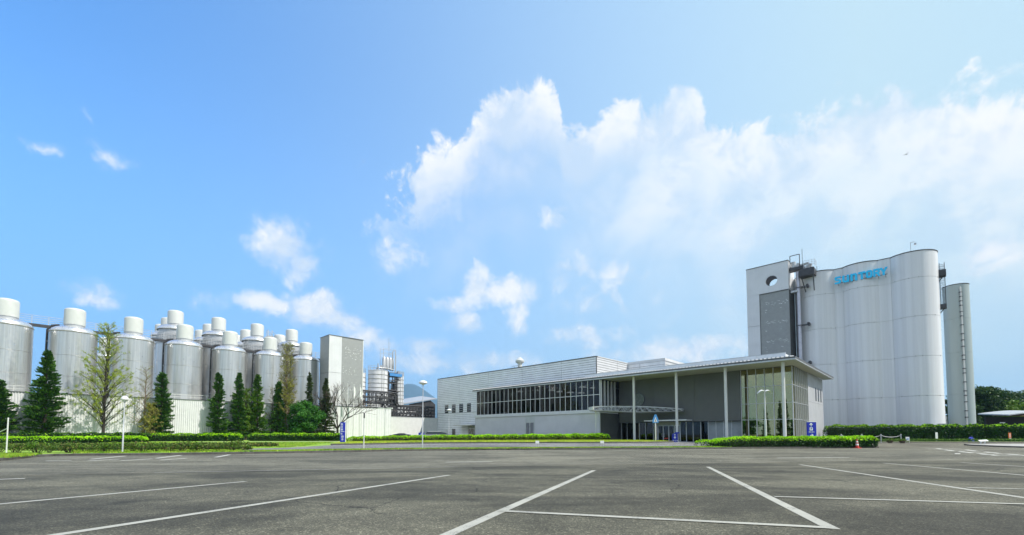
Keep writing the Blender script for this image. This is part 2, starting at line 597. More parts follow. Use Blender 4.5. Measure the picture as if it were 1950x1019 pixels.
M = {
    'asphalt': asphalt('asphalt', (0.098, 0.093, 0.066), 0.5),
    'aisle': asphalt('aisle asphalt', (0.132, 0.126, 0.094), 0.30, False),
    'road': asphalt('road asphalt', (0.17, 0.168, 0.16), 0.2, False),
    'line': worn_paint('road paint', (0.40, 0.392, 0.335), wear=0.85),
    'oldline': worn_paint('faded road paint', (0.36, 0.35, 0.32), wear=0.9),
    'farline': worn_paint('bright road paint', (0.60, 0.59, 0.53), wear=0.35),
    'kerb': surf('kerb concrete', (0.095, 0.09, 0.08), 0.85, var=0.3, scale=4, bump=0.4, grime=0.5),  # base darkened to stand for shade on the kerb face, grime over it
    'pave': surf('paving', (0.36, 0.35, 0.33), 0.8, var=0.15, scale=2, bump=0.3),
    'turf': turf('turf', (0.15, 0.30, 0.02), (0.27, 0.44, 0.035), (0.28, 0.21, 0.06), 0.45),
    'turf2': turf('bright turf', (0.30, 0.44, 0.03), (0.44, 0.54, 0.05), (0.42, 0.36, 0.09), 0.35),
    'earth': turf('earth', (0.07, 0.09, 0.03), (0.10, 0.12, 0.05), (0.16, 0.12, 0.08), 0.7),
    'blade': leafy('grass blade', [(0.12, 0.30, 0.02), (0.24, 0.46, 0.03), (0.34, 0.50, 0.04), (0.32, 0.26, 0.07)]),
    'blade2': leafy('bright grass blade', [(0.25, 0.42, 0.03), (0.38, 0.52, 0.04), (0.48, 0.55, 0.06), (0.5, 0.45, 0.1)]),
    'steel': surf('brushed tank steel', (0.60, 0.60, 0.585), 0.34, 0.80, var=0.13, scale=1.2, streak=0.06, stretch=(6, 6, 0.12)),
    'dome': surf('polished dome steel', (0.74, 0.74, 0.75), 0.30, 0.85, var=0.08, scale=2),
    'band': surf('dull band', (0.28, 0.28, 0.24), 0.6, 0.3, var=0.2),
    'capwhite': surf('cream white paint', (0.55, 0.565, 0.545), 0.45, var=0.05, scale=1.0, streak=0.10),
    'white': surf('white paint', (0.66, 0.66, 0.645), 0.45, var=0.05, streak=0.08),
    'offwhite': surf('off white sheet', (0.68, 0.685, 0.69), 0.5, var=0.05, streak=0.10),
    'galv': surf('galvanised steel', (0.48, 0.49, 0.50), 0.45, 0.5, var=0.15, scale=5),
    'darkpipe': surf('dark pipework', (0.035, 0.035, 0.038), 0.5, 0.2, var=0.3, scale=3),
    'darksteel': surf('dark steel', (0.06, 0.06, 0.065), 0.5, 0.3, var=0.2),
    'silo': surf('silo paint', (0.74, 0.745, 0.75), 0.34, 0.0, var=0.075, scale=1.2, streak=0.12, stretch=(1.2, 1.2, 0.012)),
    'silodull': surf('thin silo paint', (0.36, 0.42, 0.415), 0.5, var=0.06, scale=1.2, streak=0.12, stretch=(1.2, 1.2, 0.02)),
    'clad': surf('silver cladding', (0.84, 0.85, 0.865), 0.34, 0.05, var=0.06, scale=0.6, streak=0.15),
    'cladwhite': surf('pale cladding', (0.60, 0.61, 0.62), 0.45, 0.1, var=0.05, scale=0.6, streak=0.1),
    'cladgap': surf('cladding joint', (0.16, 0.165, 0.17), 0.7, var=0.2),
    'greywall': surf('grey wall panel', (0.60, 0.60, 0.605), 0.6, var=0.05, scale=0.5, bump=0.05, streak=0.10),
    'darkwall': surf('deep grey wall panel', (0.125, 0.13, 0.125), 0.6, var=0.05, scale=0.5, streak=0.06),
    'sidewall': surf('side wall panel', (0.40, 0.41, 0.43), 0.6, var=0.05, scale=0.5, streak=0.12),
    'trim': surf('dark trim', (0.13, 0.135, 0.14), 0.5, 0.3, var=0.1),
    'alu': surf('aluminium profile', (0.55, 0.565, 0.58), 0.4, 0.3, var=0.06),
    'soffit': surf('soffit board', (0.44, 0.44, 0.37), 0.65, var=0.05),
    'gutter': surf('gutter sheet', (0.50, 0.515, 0.52), 0.4, 0.4, var=0.08),
    'roofsheet': surf('roof sheet', (0.20, 0.21, 0.22), 0.45, 0.4, var=0.1),
    'louvre': surf('louvre', (0.30, 0.30, 0.31), 0.6, var=0.1),
    'room': surf('room wall', (0.15, 0.145, 0.135), 0.8, var=0.2, scale=0.7),
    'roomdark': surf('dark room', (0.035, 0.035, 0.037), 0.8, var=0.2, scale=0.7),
    'roomfloor': surf('room floor', (0.16, 0.15, 0.13), 0.4, var=0.1),
    'pane': glass('window glass', (0.24, 0.26, 0.27), 0.012),
    'mull': surf('pale window bar', (0.70, 0.71, 0.71), 0.4, 0.1, var=0.05),
    'lobbypane': glass('lobby glass', (0.30, 0.31, 0.24), 0.55, rtint=(0.62, 0.565, 0.30)),
    'doorpane': glass('door glass', (0.26, 0.27, 0.25), 0.02),
    'skypane': surf('sky tinted pane', (0.30, 0.33, 0.35), 0.35, var=0.08),  # opaque blue grey standing in for a sky reflection
    'lamp': emit('lamp shade', (1.0, 0.97, 0.9), 1.6),
    'perf': surf('perforated sheet', (0.31, 0.32, 0.315), 0.6, 0.2, var=0.06, scale=2, bump=0.2, bscale=120),
    'towerpanel': surf('tower panel', (0.68, 0.685, 0.69), 0.45, 0.15, var=0.05, scale=0.4, streak=0.12),
    'speck': surf('painted sky fleck', (0.80, 0.81, 0.81), 0.4, var=0.03),  # white paint for the sky glimpsed through perforations
    'signblue': surf('sign blue', (0.012, 0.025, 0.40), 0.35, var=0.08),
    'letter': surf('sky blue sign face', (0.02, 0.60, 1.0), 0.35, var=0.04),
    'lilac': surf('duct zinc', (0.52, 0.51, 0.56), 0.35, 0.5, var=0.08, scale=3),
    'bark': surf('bark', (0.035, 0.028, 0.022), 0.9, var=0.35, scale=9, bump=0.6, bscale=18, stretch=(1, 1, 0.25)),
    'barkpale': surf('pale twig bark', (0.17, 0.125, 0.085), 0.9, var=0.3, scale=9, bump=0.4),
    'conifer': leafy('conifer needle spray', [(0.014, 0.05, 0.009), (0.03, 0.095, 0.014), (0.058, 0.155, 0.02), (0.12, 0.24, 0.03)], 0.12),
    'conifer2': leafy('bronzed conifer spray', [(0.015, 0.04, 0.012), (0.03, 0.07, 0.018), (0.06, 0.10, 0.025), (0.11, 0.11, 0.03)], 0.12),
    'spring': leafy('spring leaf', [(0.24, 0.36, 0.03), (0.36, 0.48, 0.04), (0.44, 0.52, 0.06), (0.5, 0.48, 0.10)], 0.4),
    'budding': leafy('budding leaf', [(0.28, 0.29, 0.05), (0.36, 0.38, 0.07), (0.34, 0.29, 0.11), (0.28, 0.34, 0.05)], 0.4),
    'pink': leafy('reddish bud', [(0.28, 0.14, 0.12), (0.36, 0.2, 0.16), (0.30, 0.2, 0.12)], 0.3),
    'broad': leafy('broad leaf', [(0.018, 0.09, 0.012), (0.035, 0.15, 0.018), (0.06, 0.21, 0.025), (0.1, 0.26, 0.04)], 0.28),
    'lightbroad': leafy('light broad leaf', [(0.06, 0.16, 0.015), (0.10, 0.22, 0.02), (0.16, 0.28, 0.03), (0.2, 0.3, 0.05)], 0.3),
    'wood': leafy('woodland leaf', [(0.012, 0.045, 0.01), (0.022, 0.07, 0.014), (0.04, 0.1, 0.02), (0.09, 0.16, 0.03)], 0.2),
    'hedge': leafy('hedge leaf', [(0.010, 0.042, 0.006), (0.02, 0.075, 0.009), (0.035, 0.12, 0.012)], 0.2),  # darkened to carry the self-shade of the hedge fronts
    'hedgetop': leafy('toplit hedge leaf', [(0.24, 0.56, 0.008), (0.38, 0.74, 0.01), (0.52, 0.82, 0.015)], 0.35),  # brightened to carry the sunlight on the hedge tops
    'azalea': leafy('azalea leaf', [(0.03, 0.08, 0.012), (0.06, 0.13, 0.02), (0.13, 0.17, 0.03), (0.18, 0.13, 0.06)], 0.25),
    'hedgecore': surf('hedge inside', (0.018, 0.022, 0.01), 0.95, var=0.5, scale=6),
    'rubber': surf('tyre rubber', (0.02, 0.02, 0.02), 0.85, var=0.2),
    'carblack': surf('black car paint', (0.015, 0.016, 0.02), 0.2, var=0.1, spec=0.6),
    'carsilver': surf('silver car paint', (0.42, 0.43, 0.45), 0.25, 0.5, var=0.04),
    'carglass': surf('car glass', (0.02, 0.025, 0.03), 0.05, var=0.1, spec=0.8),
    'red': surf('red plastic', (0.55, 0.035, 0.02), 0.45, var=0.15),
    'orange': surf('orange red board', (0.58, 0.13, 0.03), 0.5, var=0.1),
    'terracotta': surf('pot', (0.10, 0.07, 0.05), 0.8, var=0.2),
    'signwhite': surf('sign white', (0.80, 0.80, 0.78), 0.45, var=0.03),
    'skyblue': surf('painted blue steel', (0.06, 0.25, 0.55), 0.45, var=0.1),
    'hill': surf('hill woodland', (0.01, 0.03, 0.035), 0.95, var=0.35, scale=0.02, bump=0.5, bscale=0.05),
    'brown': surf('brown canopy', (0.30, 0.20, 0.09), 0.6, var=0.1),
    'disc': surf('dull green glass', (0.13, 0.15, 0.11), 0.25, var=0.1),
    'bird': surf('dark feathers', (0.03, 0.03, 0.03), 0.8),
}


# ------------------------------------------------------------------ the ground
def sstep(a, b, x):
    t = min(1.0, max(0.0, (x - a) / (b - a)))
    return t * t * (3 - 2 * t)


def gz(x, y):
    """the lot drains away from the viewer, then the land rises a little towards the works"""
    near = 0.4 - 0.0202 * max(y, -40.0)
    return max(0.0, near) + 0.27 * sstep(40, 57, y)


def sheet(name, xs, ys, dz, mat):
    m = MB()
    nx, ny = len(xs), len(ys)
    m.add([(x, y, gz(x, y) + dz) for y in ys for x in xs],
          [(j * nx + i, j * nx + i + 1, (j + 1) * nx + i + 1, (j + 1) * nx + i) for j in range(ny - 1) for i in range(nx - 1)])
    return tag(m.build(name, mat), kind='structure')


def along(pts, n):
    """n points evenly along a polyline"""
    P = [Vector((p[0], p[1], 0)) for p in pts]
    L = [0.0]
    for a, b in zip(P, P[1:]):
        L.append(L[-1] + (b - a).length)
    out, j = [], 0
    for i in range(n):
        t = L[-1] * i / (n - 1)
        while j < len(P) - 2 and L[j + 1] < t:
            j += 1
        out.append(P[j].lerp(P[j + 1], (t - L[j]) / max(1e-9, L[j + 1] - L[j])))
    return out


def smooth_line(pts, n):
    """Catmull-Rom through the points"""
    P = [Vector((p[0], p[1], 0)) for p in pts]
    P = [P[0] * 2 - P[1]] + P + [P[-1] * 2 - P[-2]]
    out = []
    seg = len(P) - 3
    for i in range(n):
        t = seg * i / (n - 1)
        k = min(int(t), seg - 1)
        f = t - k
        a, b, c, d = P[k:k + 4]
        out.append(0.5 * ((2 * b) + (c - a) * f + (2 * a - 5 * b + 4 * c - d) * f * f + (3 * b - a - 3 * c + d) * f ** 3))
    return out


def loft(name, pairs, dz, mat, n=90, m=10, kind='structure'):
    A = smooth_line([p[0] for p in pairs], n)
    B = smooth_line([p[1] for p in pairs], n)
    mb = MB()
    vs = []
    for a, b in zip(A, B):
        for j in range(m + 1):
            q = a.lerp(b, (j / m) ** 1.5)
            vs.append((q.x, q.y, gz(q.x, q.y) + dz))
    mb.add(vs, [(i * (m + 1) + j, (i + 1) * (m + 1) + j, (i + 1) * (m + 1) + j + 1, i * (m + 1) + j + 1) for i in range(n - 1) for j in range(m)])
    o = mb.build(name, mat)
    return tag(o, kind=kind) if kind else o


def kerb(name, pts, h=0.14, w=0.16, n=90, base=0.0, piece=1.8, smoothed=True):
    """a run of kerb stones with open joints; returns the root"""
    L = smooth_line(pts, n * 4) if smoothed else [Vector((p[0], p[1], 0)) for p in pts]
    tot = sum((b - a).length for a, b in zip(L, L[1:]))
    k = max(1, int(tot / piece))
    Q = along(L, k + 1)
    root = tag(thing(name, None, None), kind='structure')
    for a, b in zip(Q, Q[1:]):
        t = (b - a).normalized()
        nrm = Vector((-t.y, t.x, 0)) * w
        a2, b2 = a + t * 0.006, b - t * 0.006
        z0 = gz(a.x, a.y) + base - 0.1
        za, zb = gz(a.x, a.y) + base + h, gz(b.x, b.y) + base + h
        c = 0.02
        mb = MB()
        prof = lambda p, z: [(p.x, p.y, z0), (p.x, p.y, z - c), (p.x + nrm.x * c / w, p.y + nrm.y * c / w, z), (p.x + nrm.x, p.y + nrm.y, z), (p.x + nrm.x, p.y + nrm.y, z0)]
        mb.add(prof(a2, za) + prof(b2, zb), [(0, 5, 6, 1), (1, 6, 7, 2), (2, 7, 8, 3), (3, 8, 9, 4), (0, 1, 2, 3, 4), (9, 8, 7, 6, 5)])
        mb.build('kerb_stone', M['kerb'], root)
    return root


far = [-6000, -3000, -1200, -500, -220, -120]
sheet('ground', far + [x for x in range(-100, 101, 10)] + [-f for f in reversed(far)],
      [-3000, -800, -200, -80, -40, -20, 0, 10, 19.8, 25, 30, 36] + [40 + i * 1.7 for i in range(11)] + [60, 80, 120, 240, 600, 1500, 3500, 8000], -0.03, M['earth'])
sheet('car_park', [x for x in range(-120, 121, 6)], [-60, -40, -20, -10, 0, 5, 10, 15, 19.8, 22, 26, 30, 35] + [40 + i * 1.7 for i in range(11)] + [60, 66, 74, 90], 0.0, M['asphalt'])

KERB0 = [(-19.5, 14), (-24.3, 21), (-26.7, 25.1), (-26.3, 26.3), (-22.9, 26.7), (-18.4, 28.4), (-14.8, 30), (-7.2, 34.4), (3.3, 36.8), (12.6, 38.5), (20, 39.6), (28.3, 40.7), (34.6, 42.0), (35.9, 43.2), (35.4, 45.6)]
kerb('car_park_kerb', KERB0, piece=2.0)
loft('lawn', [((-19.6, 14.1), (-110, 14)), ((-24.4, 21.1), (-110, 25)), ((-26.8, 25.2), (-110, 45)), ((-26.4, 26.45), (-110, 84)), ((-22.95, 26.85), (-70, 92)), ((-18.5, 28.55), (-45, 98)), ((-14.9, 30.15), (-26, 96)),
              ((-7.3, 34.55), (-9, 57.4)), ((3.2, 36.95), (3, 59.8)), ((12.5, 38.65), (13, 61.2)), ((19.9, 39.75), (16, 60)), ((24, 40.3), (20, 50)), ((28.2, 40.85), (28.4, 46.2)), ((34.5, 42.15), (35.2, 46.6))], 0.13, M['turf'], n=120, m=16)
loft('inner_road', [((-23.8, 28.8), (-24.2, 30.4)), ((-20.3, 30.4), (-22.3, 34.0)), ((-15.4, 31.6), (-19.6, 38.5)), ((-12.6, 33.2), (-18.5, 45.0)), ((-10.0, 34.6), (-15.2, 46.5)), ((-6.6, 36.4), (-9.5, 48.8)),
                    ((3.5, 38.5), (1.5, 50.1)), ((13.0, 40.1), (10.4, 50.3)), ((17.2, 40.9), (19.0, 52.4)), ((18.6, 43.6), (24, 57)), ((28, 46.8), (31, 54)), ((36.5, 47.5), (38, 56))], 0.136, M['road'], n=100, m=8)
KERB1 = [(-18.6, 45.3), (-15.2, 46.5), (-9.5, 48.8), (1.5, 50.1), (10.4, 50.3), (17.6, 51.6), (19.3, 52.6), (18.6, 54.2)]
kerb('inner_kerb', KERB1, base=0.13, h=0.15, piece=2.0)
loft('bright_lawn', [((-18.6, 45.5), (-20.5, 52.8)), ((-15.2, 46.7), (-14, 54.4)), ((-9.5, 49.0), (-7.5, 56)), ((1.5, 50.3), (2, 58)), ((10.4, 50.5), (11.5, 60)), ((17.4, 51.8), (15.5, 60.2)), ((18.9, 52.8), (17.6, 58.5))], 0.25, M['turf2'], n=80, m=8)
loft('path', [((-38.0, 53.2), (-38.0, 53.9)), ((-30.0, 54.0), (-30.0, 54.8)), ((-23.0, 54.8), (-23.0, 55.7)), ((-20.5, 54.6), (-20.5, 55.6))], 0.14, M['pave'], n=30, m=2)
loft('gravel_strip', [((-25.6, 43.0), (-26.2, 44.6)), ((-22.5, 42.6), (-23.0, 44.8)), ((-20.2, 41.6), (-20.8, 43.6))], 0.14, M['pave'], n=20, m=2)
# right hand side: the drive past the grain store, its kerbed island and the verge
loft('side_pavement', [((49.2, 40.5), (120, 38)), ((48.7, 44), (120, 44)), ((48.9, 47.6), (120, 50)), ((51.5, 48.6), (120, 51)), ((58, 48.9), (120, 51.5))], 0.11, M['pave'], n=40, m=6)
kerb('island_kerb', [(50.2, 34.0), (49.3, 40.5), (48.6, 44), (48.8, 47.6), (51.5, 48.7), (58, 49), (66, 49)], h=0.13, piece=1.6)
loft('verge', [((45.0, 57.2), (45.0, 60.0)), ((52, 56.6), (52, 59.6)), ((60, 56.2), (60, 59.2)), ((80, 55.6), (80, 59))], 0.12, M['turf'], n=40, m=4)
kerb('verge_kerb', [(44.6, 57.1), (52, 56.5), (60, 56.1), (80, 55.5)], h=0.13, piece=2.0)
t = MB()
t.box(-23.1, -3.2, -0.2, 2.6, 3.9, 0.275)
tag(t.build('terrace', M['pave'], None, loc=(OX, OY, 0), rotz=ROT), kind='structure')

# the lighter, traffic polished aisle, laid in its own pass with an open seam
AISLE = [((-60, -6), (-60, 30)), ((-40, 1.5), (-45, 42)), ((-25, 7.4), (-30, 50)), ((-10.4, 12.9), (-16, 52)), ((-5.5, 14.7), (-8, 52)), ((1.5, 17.2), (2, 52)), ((7, 18.7), (8, 52)), ((15.6, 20.8), (18, 56)), ((25, 21.7), (28, 60)), ((45, 23.5), (48, 62)), ((80, 26), (84, 62))]
loft('aisle', AISLE, 0.0045, M['aisle'], n=160, m=90)
# painted bay lines: long bay sides run at 18 degrees to the view, cross lines square to them
def stripe(p, q, w, mat=None, dz=0.004, name='bay_line'):
    p, q = Vector((p[0], p[1], 0)), Vector((q[0], q[1], 0))
    t = (q - p).normalized()
    nrm = Vector((-t.y, t.x, 0)) * (w / 2)
    n = max(1, int((q - p).length / 1.2))
    cut = sorted({i / n for i in range(n + 1)} | ({(19.8 - p.y) / (q.y - p.y)} if min(p.y, q.y) < 19.8 < max(p.y, q.y) else set()))
    vs = []
    for f in cut:
        c = p.lerp(q, f)
        for s in (-1, 1):
            e = c + nrm * s
            vs.append((e.x, e.y, gz(e.x, e.y) + dz))
    m = MB().add(vs, [(2 * i, 2 * i + 2, 2 * i + 3, 2 * i + 1) for i in range(len(cut) - 1)])
    return tag(m.build(name, mat or M['line']), kind='structure')


LW = 0.135
for p, q in [((-8.6, 2.0), (-6.0, 10.0)), ((-4.95, 2.0), (-1.7, 12.0)), ((-1.3, 2.0), (2.6, 14.1)), ((3.2, 4.45), (7.2, 16.3)), ((7.2, 4.4), (11.7, 18.0)),
             ((10.8, 3.0), (16.3, 19.4)), ((14.3, 2.6), (20.2, 19.9))]:
    stripe(p, q, LW)
for p, q, w in [((-0.16, 5.62), (3.2, 4.50), 0.12), ((4.2, 7.12), (8.0, 6.0), 0.12), ((8.75, 8.55), (12.6, 7.3), 0.12)]:
    stripe(p, q, w, dz=0.008)
for p, q in [((-3.0, 20.1), (-0.9, 20.5)), ((14.2, 23.7), (18.5, 24.3)), ((-12.4, 10.3), (-11.8, 10.75))]:
    stripe(p, q, 0.16, M['farline'], dz=0.010)
for p, q in [((-22.2, 21.1), (-21.2, 21.3)), ((-20.2, 21.1), (-20.1, 22.7)), ((-21.4, 22.5), (-22.7, 26.0)), ((-18.8, 21.3), (-18.6, 22.9)), ((-18.8, 23.4), (-20.1, 26.9)), ((-17.3, 21.8), (-17.2, 23.4)), ((-16.4, 24.5), (-17.6, 27.6))]:
    stripe(p, q, 0.19, M['farline'], dz=0.010)
stripe((-10.4, 12.9), (-5.5, 14.7), 0.10, M['oldline'], 0.009)
stripe((-5.5, 14.7), (-2.0, 16.2), 0.07, M['oldline'], 0.009)
# the long white characters painted on the drive, stroke by stroke
for a in [((38.6, 40.2), (36.8, 37.8)), ((38.2, 40.9), (40.2, 39.6)), ((36.3, 38.6), (37.9, 36.6)), ((36.0, 36.8), (34.0, 34.0)), ((37.6, 36.6), (35.2, 33.6)), ((35.8, 35.4), (36.9, 34.6)), ((33.6, 34.4), (35.0, 33.0)),
          ((33.4, 33.0), (31.6, 30.4)), ((34.6, 32.4), (32.6, 29.6)), ((32.0, 31.8), (33.6, 30.8)), ((31.2, 30.6), (32.6, 29.2)), ((31.0, 29.4), (29.2, 26.6)), ((32.2, 28.8), (30.4, 25.9)), ((29.6, 28.0), (31.3, 26.9)), ((29.0, 26.8), (30.2, 25.6)), ((28.8, 28.6), (29.8, 29.6))]:
    stripe(a[0], a[1], 0.26, M['farline'], dz=0.010, name='painted_character')


# ------------------------------------------------------------------ the visitor building
HALL = thing('brewery_hall', 'long silver clad hall with ribbon windows and a glazed lobby under deep eaves', 'building', (OX, OY, 0), ROT)


def part(name, mat, fill, parent=HALL, smooth=False):
    m = MB()
    fill(m)
    return m.build(name, mat, parent, smooth)


def boxpart(name, mat, b, parent=HALL):
    return part(name, mat, lambda m: m.box(*b), parent)


def boards(x0, x1, z0, z1, pitch, y, depth=0.06, axis='x'):
    """lapped cladding boards: each board leans out over the joint below"""
    m = MB()
    n = max(1, int(round((z1 - z0) / pitch)))
    p = (z1 - z0) / n
    for i in range(n):
        a, b = z0 + i * p, z0 + (i + 1) * p
        prof = [(y, a + 0.045), (y - depth, a + 0.06), (y - depth * 0.55, b - 0.06), (y - 0.005, b)]
        vs = []
        for x in (x0, x1):
            for yy, z in prof:
                vs.append((x, yy, z) if axis == 'x' else (-yy + 0.0, x, z))
        fs = [(0, 1, 5, 4), (1, 2, 6, 5), (2, 3, 7, 6), (3, 0, 4, 7), (0, 3, 2, 1), (4, 5, 6, 7)]
        m.add(vs, fs)
    return m


# the tall silver block behind
SV = 4.0
boxpart('block_core', M['cladgap'], (-69.45, SV + 0.06, 0.1, -27.05, 30.0, 13.8))
for a, b in [(-69.45, -61.8), (-61.74, -52.59), (-52.53, -43.38), (-43.32, -34.17), (-34.11, -27.08)]:
    boards(a, b, 5.98 if a < -50 else 9.2, 13.84, 0.40, SV + 0.05).build('cladding_panel', M['clad'], HALL)
for a, b in [(-69.45, -61.8), (-61.74, -50.6)]:
    boards(a, b, 0.1, 5.90, 0.40, SV + 0.05).build('cladding_panel', M['clad'], HALL)
for a, b in [(SV + 0.1, 10.4), (10.46, 17.0), (17.06, 23.5), (23.56, 30.0)]:
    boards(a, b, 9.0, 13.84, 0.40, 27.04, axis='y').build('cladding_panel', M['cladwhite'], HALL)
boxpart('block_cap', M['trim'], (-69.55, SV - 0.06, 13.84, -26.95, SV + 0.3, 13.98))
boxpart('block_cap', M['white'], (-27.25, SV + 0.31, 13.84, -26.93, 30.1, 13.97))
boxpart('corner_trim', M['trim'], (-27.09, SV - 0.03, 9.6, -26.97, SV + 0.09, 13.83))
boxpart('corner_trim', M['alu'], (-69.56, SV - 0.03, 0.1, -69.44, SV + 0.09, 13.83))
boxpart('cladding_band', M['alu'], (-69.44, SV - 0.02, 5.9, -50.6, SV + 0.04, 5.985))
for a, b in [(-66.7, -65.58), (-64.17, -63.02), (-61.64, -60.5), (-59.08, -57.93)]:
    w = part('window', M['trim'], lambda m: (m.box(a - 0.05, SV - 0.03, 5.99, a + 0.03, SV + 0.1, 7.85), m.box(b - 0.03, SV - 0.03, 5.99, b + 0.05, SV + 0.1, 7.85),
                                             m.box(a + 0.03, SV - 0.03, 7.77, b - 0.03, SV + 0.1, 7.85), m.box(a + 0.03, SV - 0.03, 5.99, b - 0.03, SV + 0.1, 6.07)))
    boxpart('pane', M['carglass'], (a + 0.03, SV - 0.005, 6.07, b - 0.03, SV + 0.02, 7.77), w)
boxpart('service_door', M['white'], (-66.5, SV - 0.04, 0.25, -65.6, SV + 0.03, 2.5))
d = boxpart('service_door', M['trim'], (-64.1, SV - 0.04, 0.25, -63.0, SV + 0.03, 2.55))
boxpart('pane', M['carglass'], (-63.95, SV - 0.05, 0.9, -63.15, SV - 0.042, 2.4), d)
boxpart('porch_roof', M['gutter'], (-60.9, 1.6, 3.12, -54.6, SV - 0.03, 3.3))
boxpart('porch_back', M['soffit'], (-58.7, SV - 0.06, 0.25, -54.8, SV - 0.03, 3.1))
for i in range(4):
    d = boxpart('porch_door', M['alu'], (-58.5 + i * 0.9, SV - 0.12, 0.25, -57.68 + i * 0.9, SV - 0.065, 2.6))
    boxpart('pane', M['carglass'], (-58.42 + i * 0.9, SV - 0.14, 0.4, -57.76 + i * 0.9, SV - 0.122, 2.5), d)
vent = part('roof_ventilator', M['capwhite'], lambda m: (m.box(-46.5, 5.3, 13.9, -45.0, 6.7, 14.25), m.lathe([(0.42, 14.2), (0.42, 15.0), (0.85, 15.35), (0.88, 15.6), (0.45, 16.05), (0.2, 16.25), (0.0, 16.28)], 20, -45.75, 6.0)), smooth=True)
part('ventilator_rail', M['galv'], lambda m: (m.bar((-47.2, 5.3, 13.9), (-47.2, 5.3, 14.6), 0.06), m.bar((-47.2, 5.3, 14.6), (-45.0, 5.3, 14.6), 0.06), m.bar((-46.6, 5.3, 13.9), (-46.6, 5.3, 14.6), 0.06)), vent)

# grey lower wall with its louvred doors
LV = -1.2
for a, b in [(-50.57, -44.2), (-44.19, -37.9), (-35.66, -29.4), (-29.39, -23.2)]:
    boxpart('wall_panel', M['greywall'], (a, LV, 0.0, b, LV + 0.3, 4.45))
boxpart('wall_panel', M['darkwall'], (-23.5, LV + 0.301, 0.0, -23.19, 3.79, 4.45))
boxpart('corner_trim', M['alu'], (-23.2, LV - 0.02, 0.1, -23.1, LV + 0.12, 4.449))
boxpart('corner_trim', M['alu'], (-50.63, LV - 0.02, 0.1, -50.571, LV + 0.1, 4.449))
fr = part('louvre_frame', M['alu'], lambda m: (m.box(-37.9, LV - 0.03, 0.2, -37.6, LV + 0.2, 4.448), m.box(-36.85, LV - 0.03, 0.2, -36.68, LV + 0.2, 4.448), m.box(-35.92, LV - 0.03, 0.2, -35.66, LV + 0.2, 4.448), m.box(-37.6, LV - 0.01, 3.25, -36.85, LV + 0.2, 4.448), m.box(-36.68, LV - 0.01, 3.25, -35.92, LV + 0.2, 4.448)))
for a, b in [(-37.6, -36.85), (-36.68, -35.92)]:
    def lv(m):
        m.box(a, LV + 0.1, 0.2, b, LV + 0.2, 3.25)
        for i in range(24):
            z = 0.25 + i * 0.125
            m.add([(a, LV + 0.0, z), (b, LV + 0.0, z), (b, LV + 0.09, z + 0.11), (a, LV + 0.09, z + 0.11)], [(0, 1, 2, 3)])
    part('louvre_leaf', M['louvre'], lv, fr)
# white band under the ribbon window
boxpart('sill_band', M['offwhite'], (-50.64, LV - 0.14, 4.452, -23.06, -0.80, 4.93))
boxpart('sill_band', M['offwhite'], (-23.5, -0.799, 4.452, -23.06, 3.79, 4.93))

# ribbon window: panes between mullions, upper and lower row, with the rooms behind them
RV, RZ0, RZM, RZ1 = -0.9, 4.93, 7.17, 9.33
NB = 26
BW = (50.45 - 23.3) / NB
mul = rail = None
p0 = None
for i in range(NB + 1):
    u = -50.45 + i * BW
    if mul is None:
        mul = boxpart('mullion', M['mull'], (-0.035, RV - 0.06, RZ0, 0.035, RV + 0.08, RZ1))
        mul.location.x = u
    else:
        inst(mul, HALL, (u, 0, 0))
    if i < NB:
        for z0, z1 in ((RZ0 + 0.05, RZM - 0.04), (RZM + 0.04, RZ1)):
            o = boxpart('pane', M['pane'], (u + 0.037, RV, z0, u + BW - 0.037, RV + 0.012, z1)) if i == 0 else None
            if i == 0:
                p0 = (p0 or []) + [o]
            else:
                inst(p0[0 if z0 < 6 else 1], HALL, (i * BW, 0, 0))
boxpart('transom', M['mull'], (-50.45, RV - 0.05, RZM - 0.04, -23.3, RV + 0.06, RZM + 0.04))
boxpart('transom', M['mull'], (-50.45, RV - 0.05, RZ0, -23.3, RV + 0.06, RZ0 + 0.05))
# the return of the ribbon towards the lobby, deep fins
fin = None
for i in range(6):
    v = -0.65 + i * 0.955
    if v > 3.7:
        continue
    if fin is None:
        fin = boxpart('fin', M['mull'], (-23.46, -0.06, RZ0, -23.1, 0.06, RZ1))
        fin.location.y = v
    else:
        inst(fin, HALL, (0, v, 0))
    boxpart('pane', M['pane'], (-23.38, v + 0.065, RZ0 + 0.02, -23.365, min(v + 0.89, 3.75), RZ1))
boxpart('room_floor', M['roomfloor'], (-50.5, RV + 0.1, 4.6, -23.5, 10.0, 4.75))
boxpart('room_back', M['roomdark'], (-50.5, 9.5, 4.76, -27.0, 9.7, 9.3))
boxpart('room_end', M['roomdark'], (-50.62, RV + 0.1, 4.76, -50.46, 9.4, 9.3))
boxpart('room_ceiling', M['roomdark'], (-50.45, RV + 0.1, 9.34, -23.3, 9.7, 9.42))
c0 = None
for i in range(5):
    u = -48.95 + i * 6.15
    if c0 is None:
        c0 = part('inner_column', M['white'], lambda m: m.lathe([(0.3, 4.76), (0.3, 9.33)], 20), smooth=True)
        c0.location = (u, 0.0, 0)
    else:
        inst(c0, HALL, (u, 0.0, 0))
random.seed(4)
for i in range(11):                                  # counters and shelves seen dimly through the panes
    u = -48.0 + i * 2.1
    boxpart('counter', random.choice([M['room'], M['greywall'], M['offwhite']]), (u, 3.2 + random.random() * 3, 4.76, u + 1.3 + random.random() * 0.5, 6.6 + random.random(), 5.7 + random.random() * 0.6))

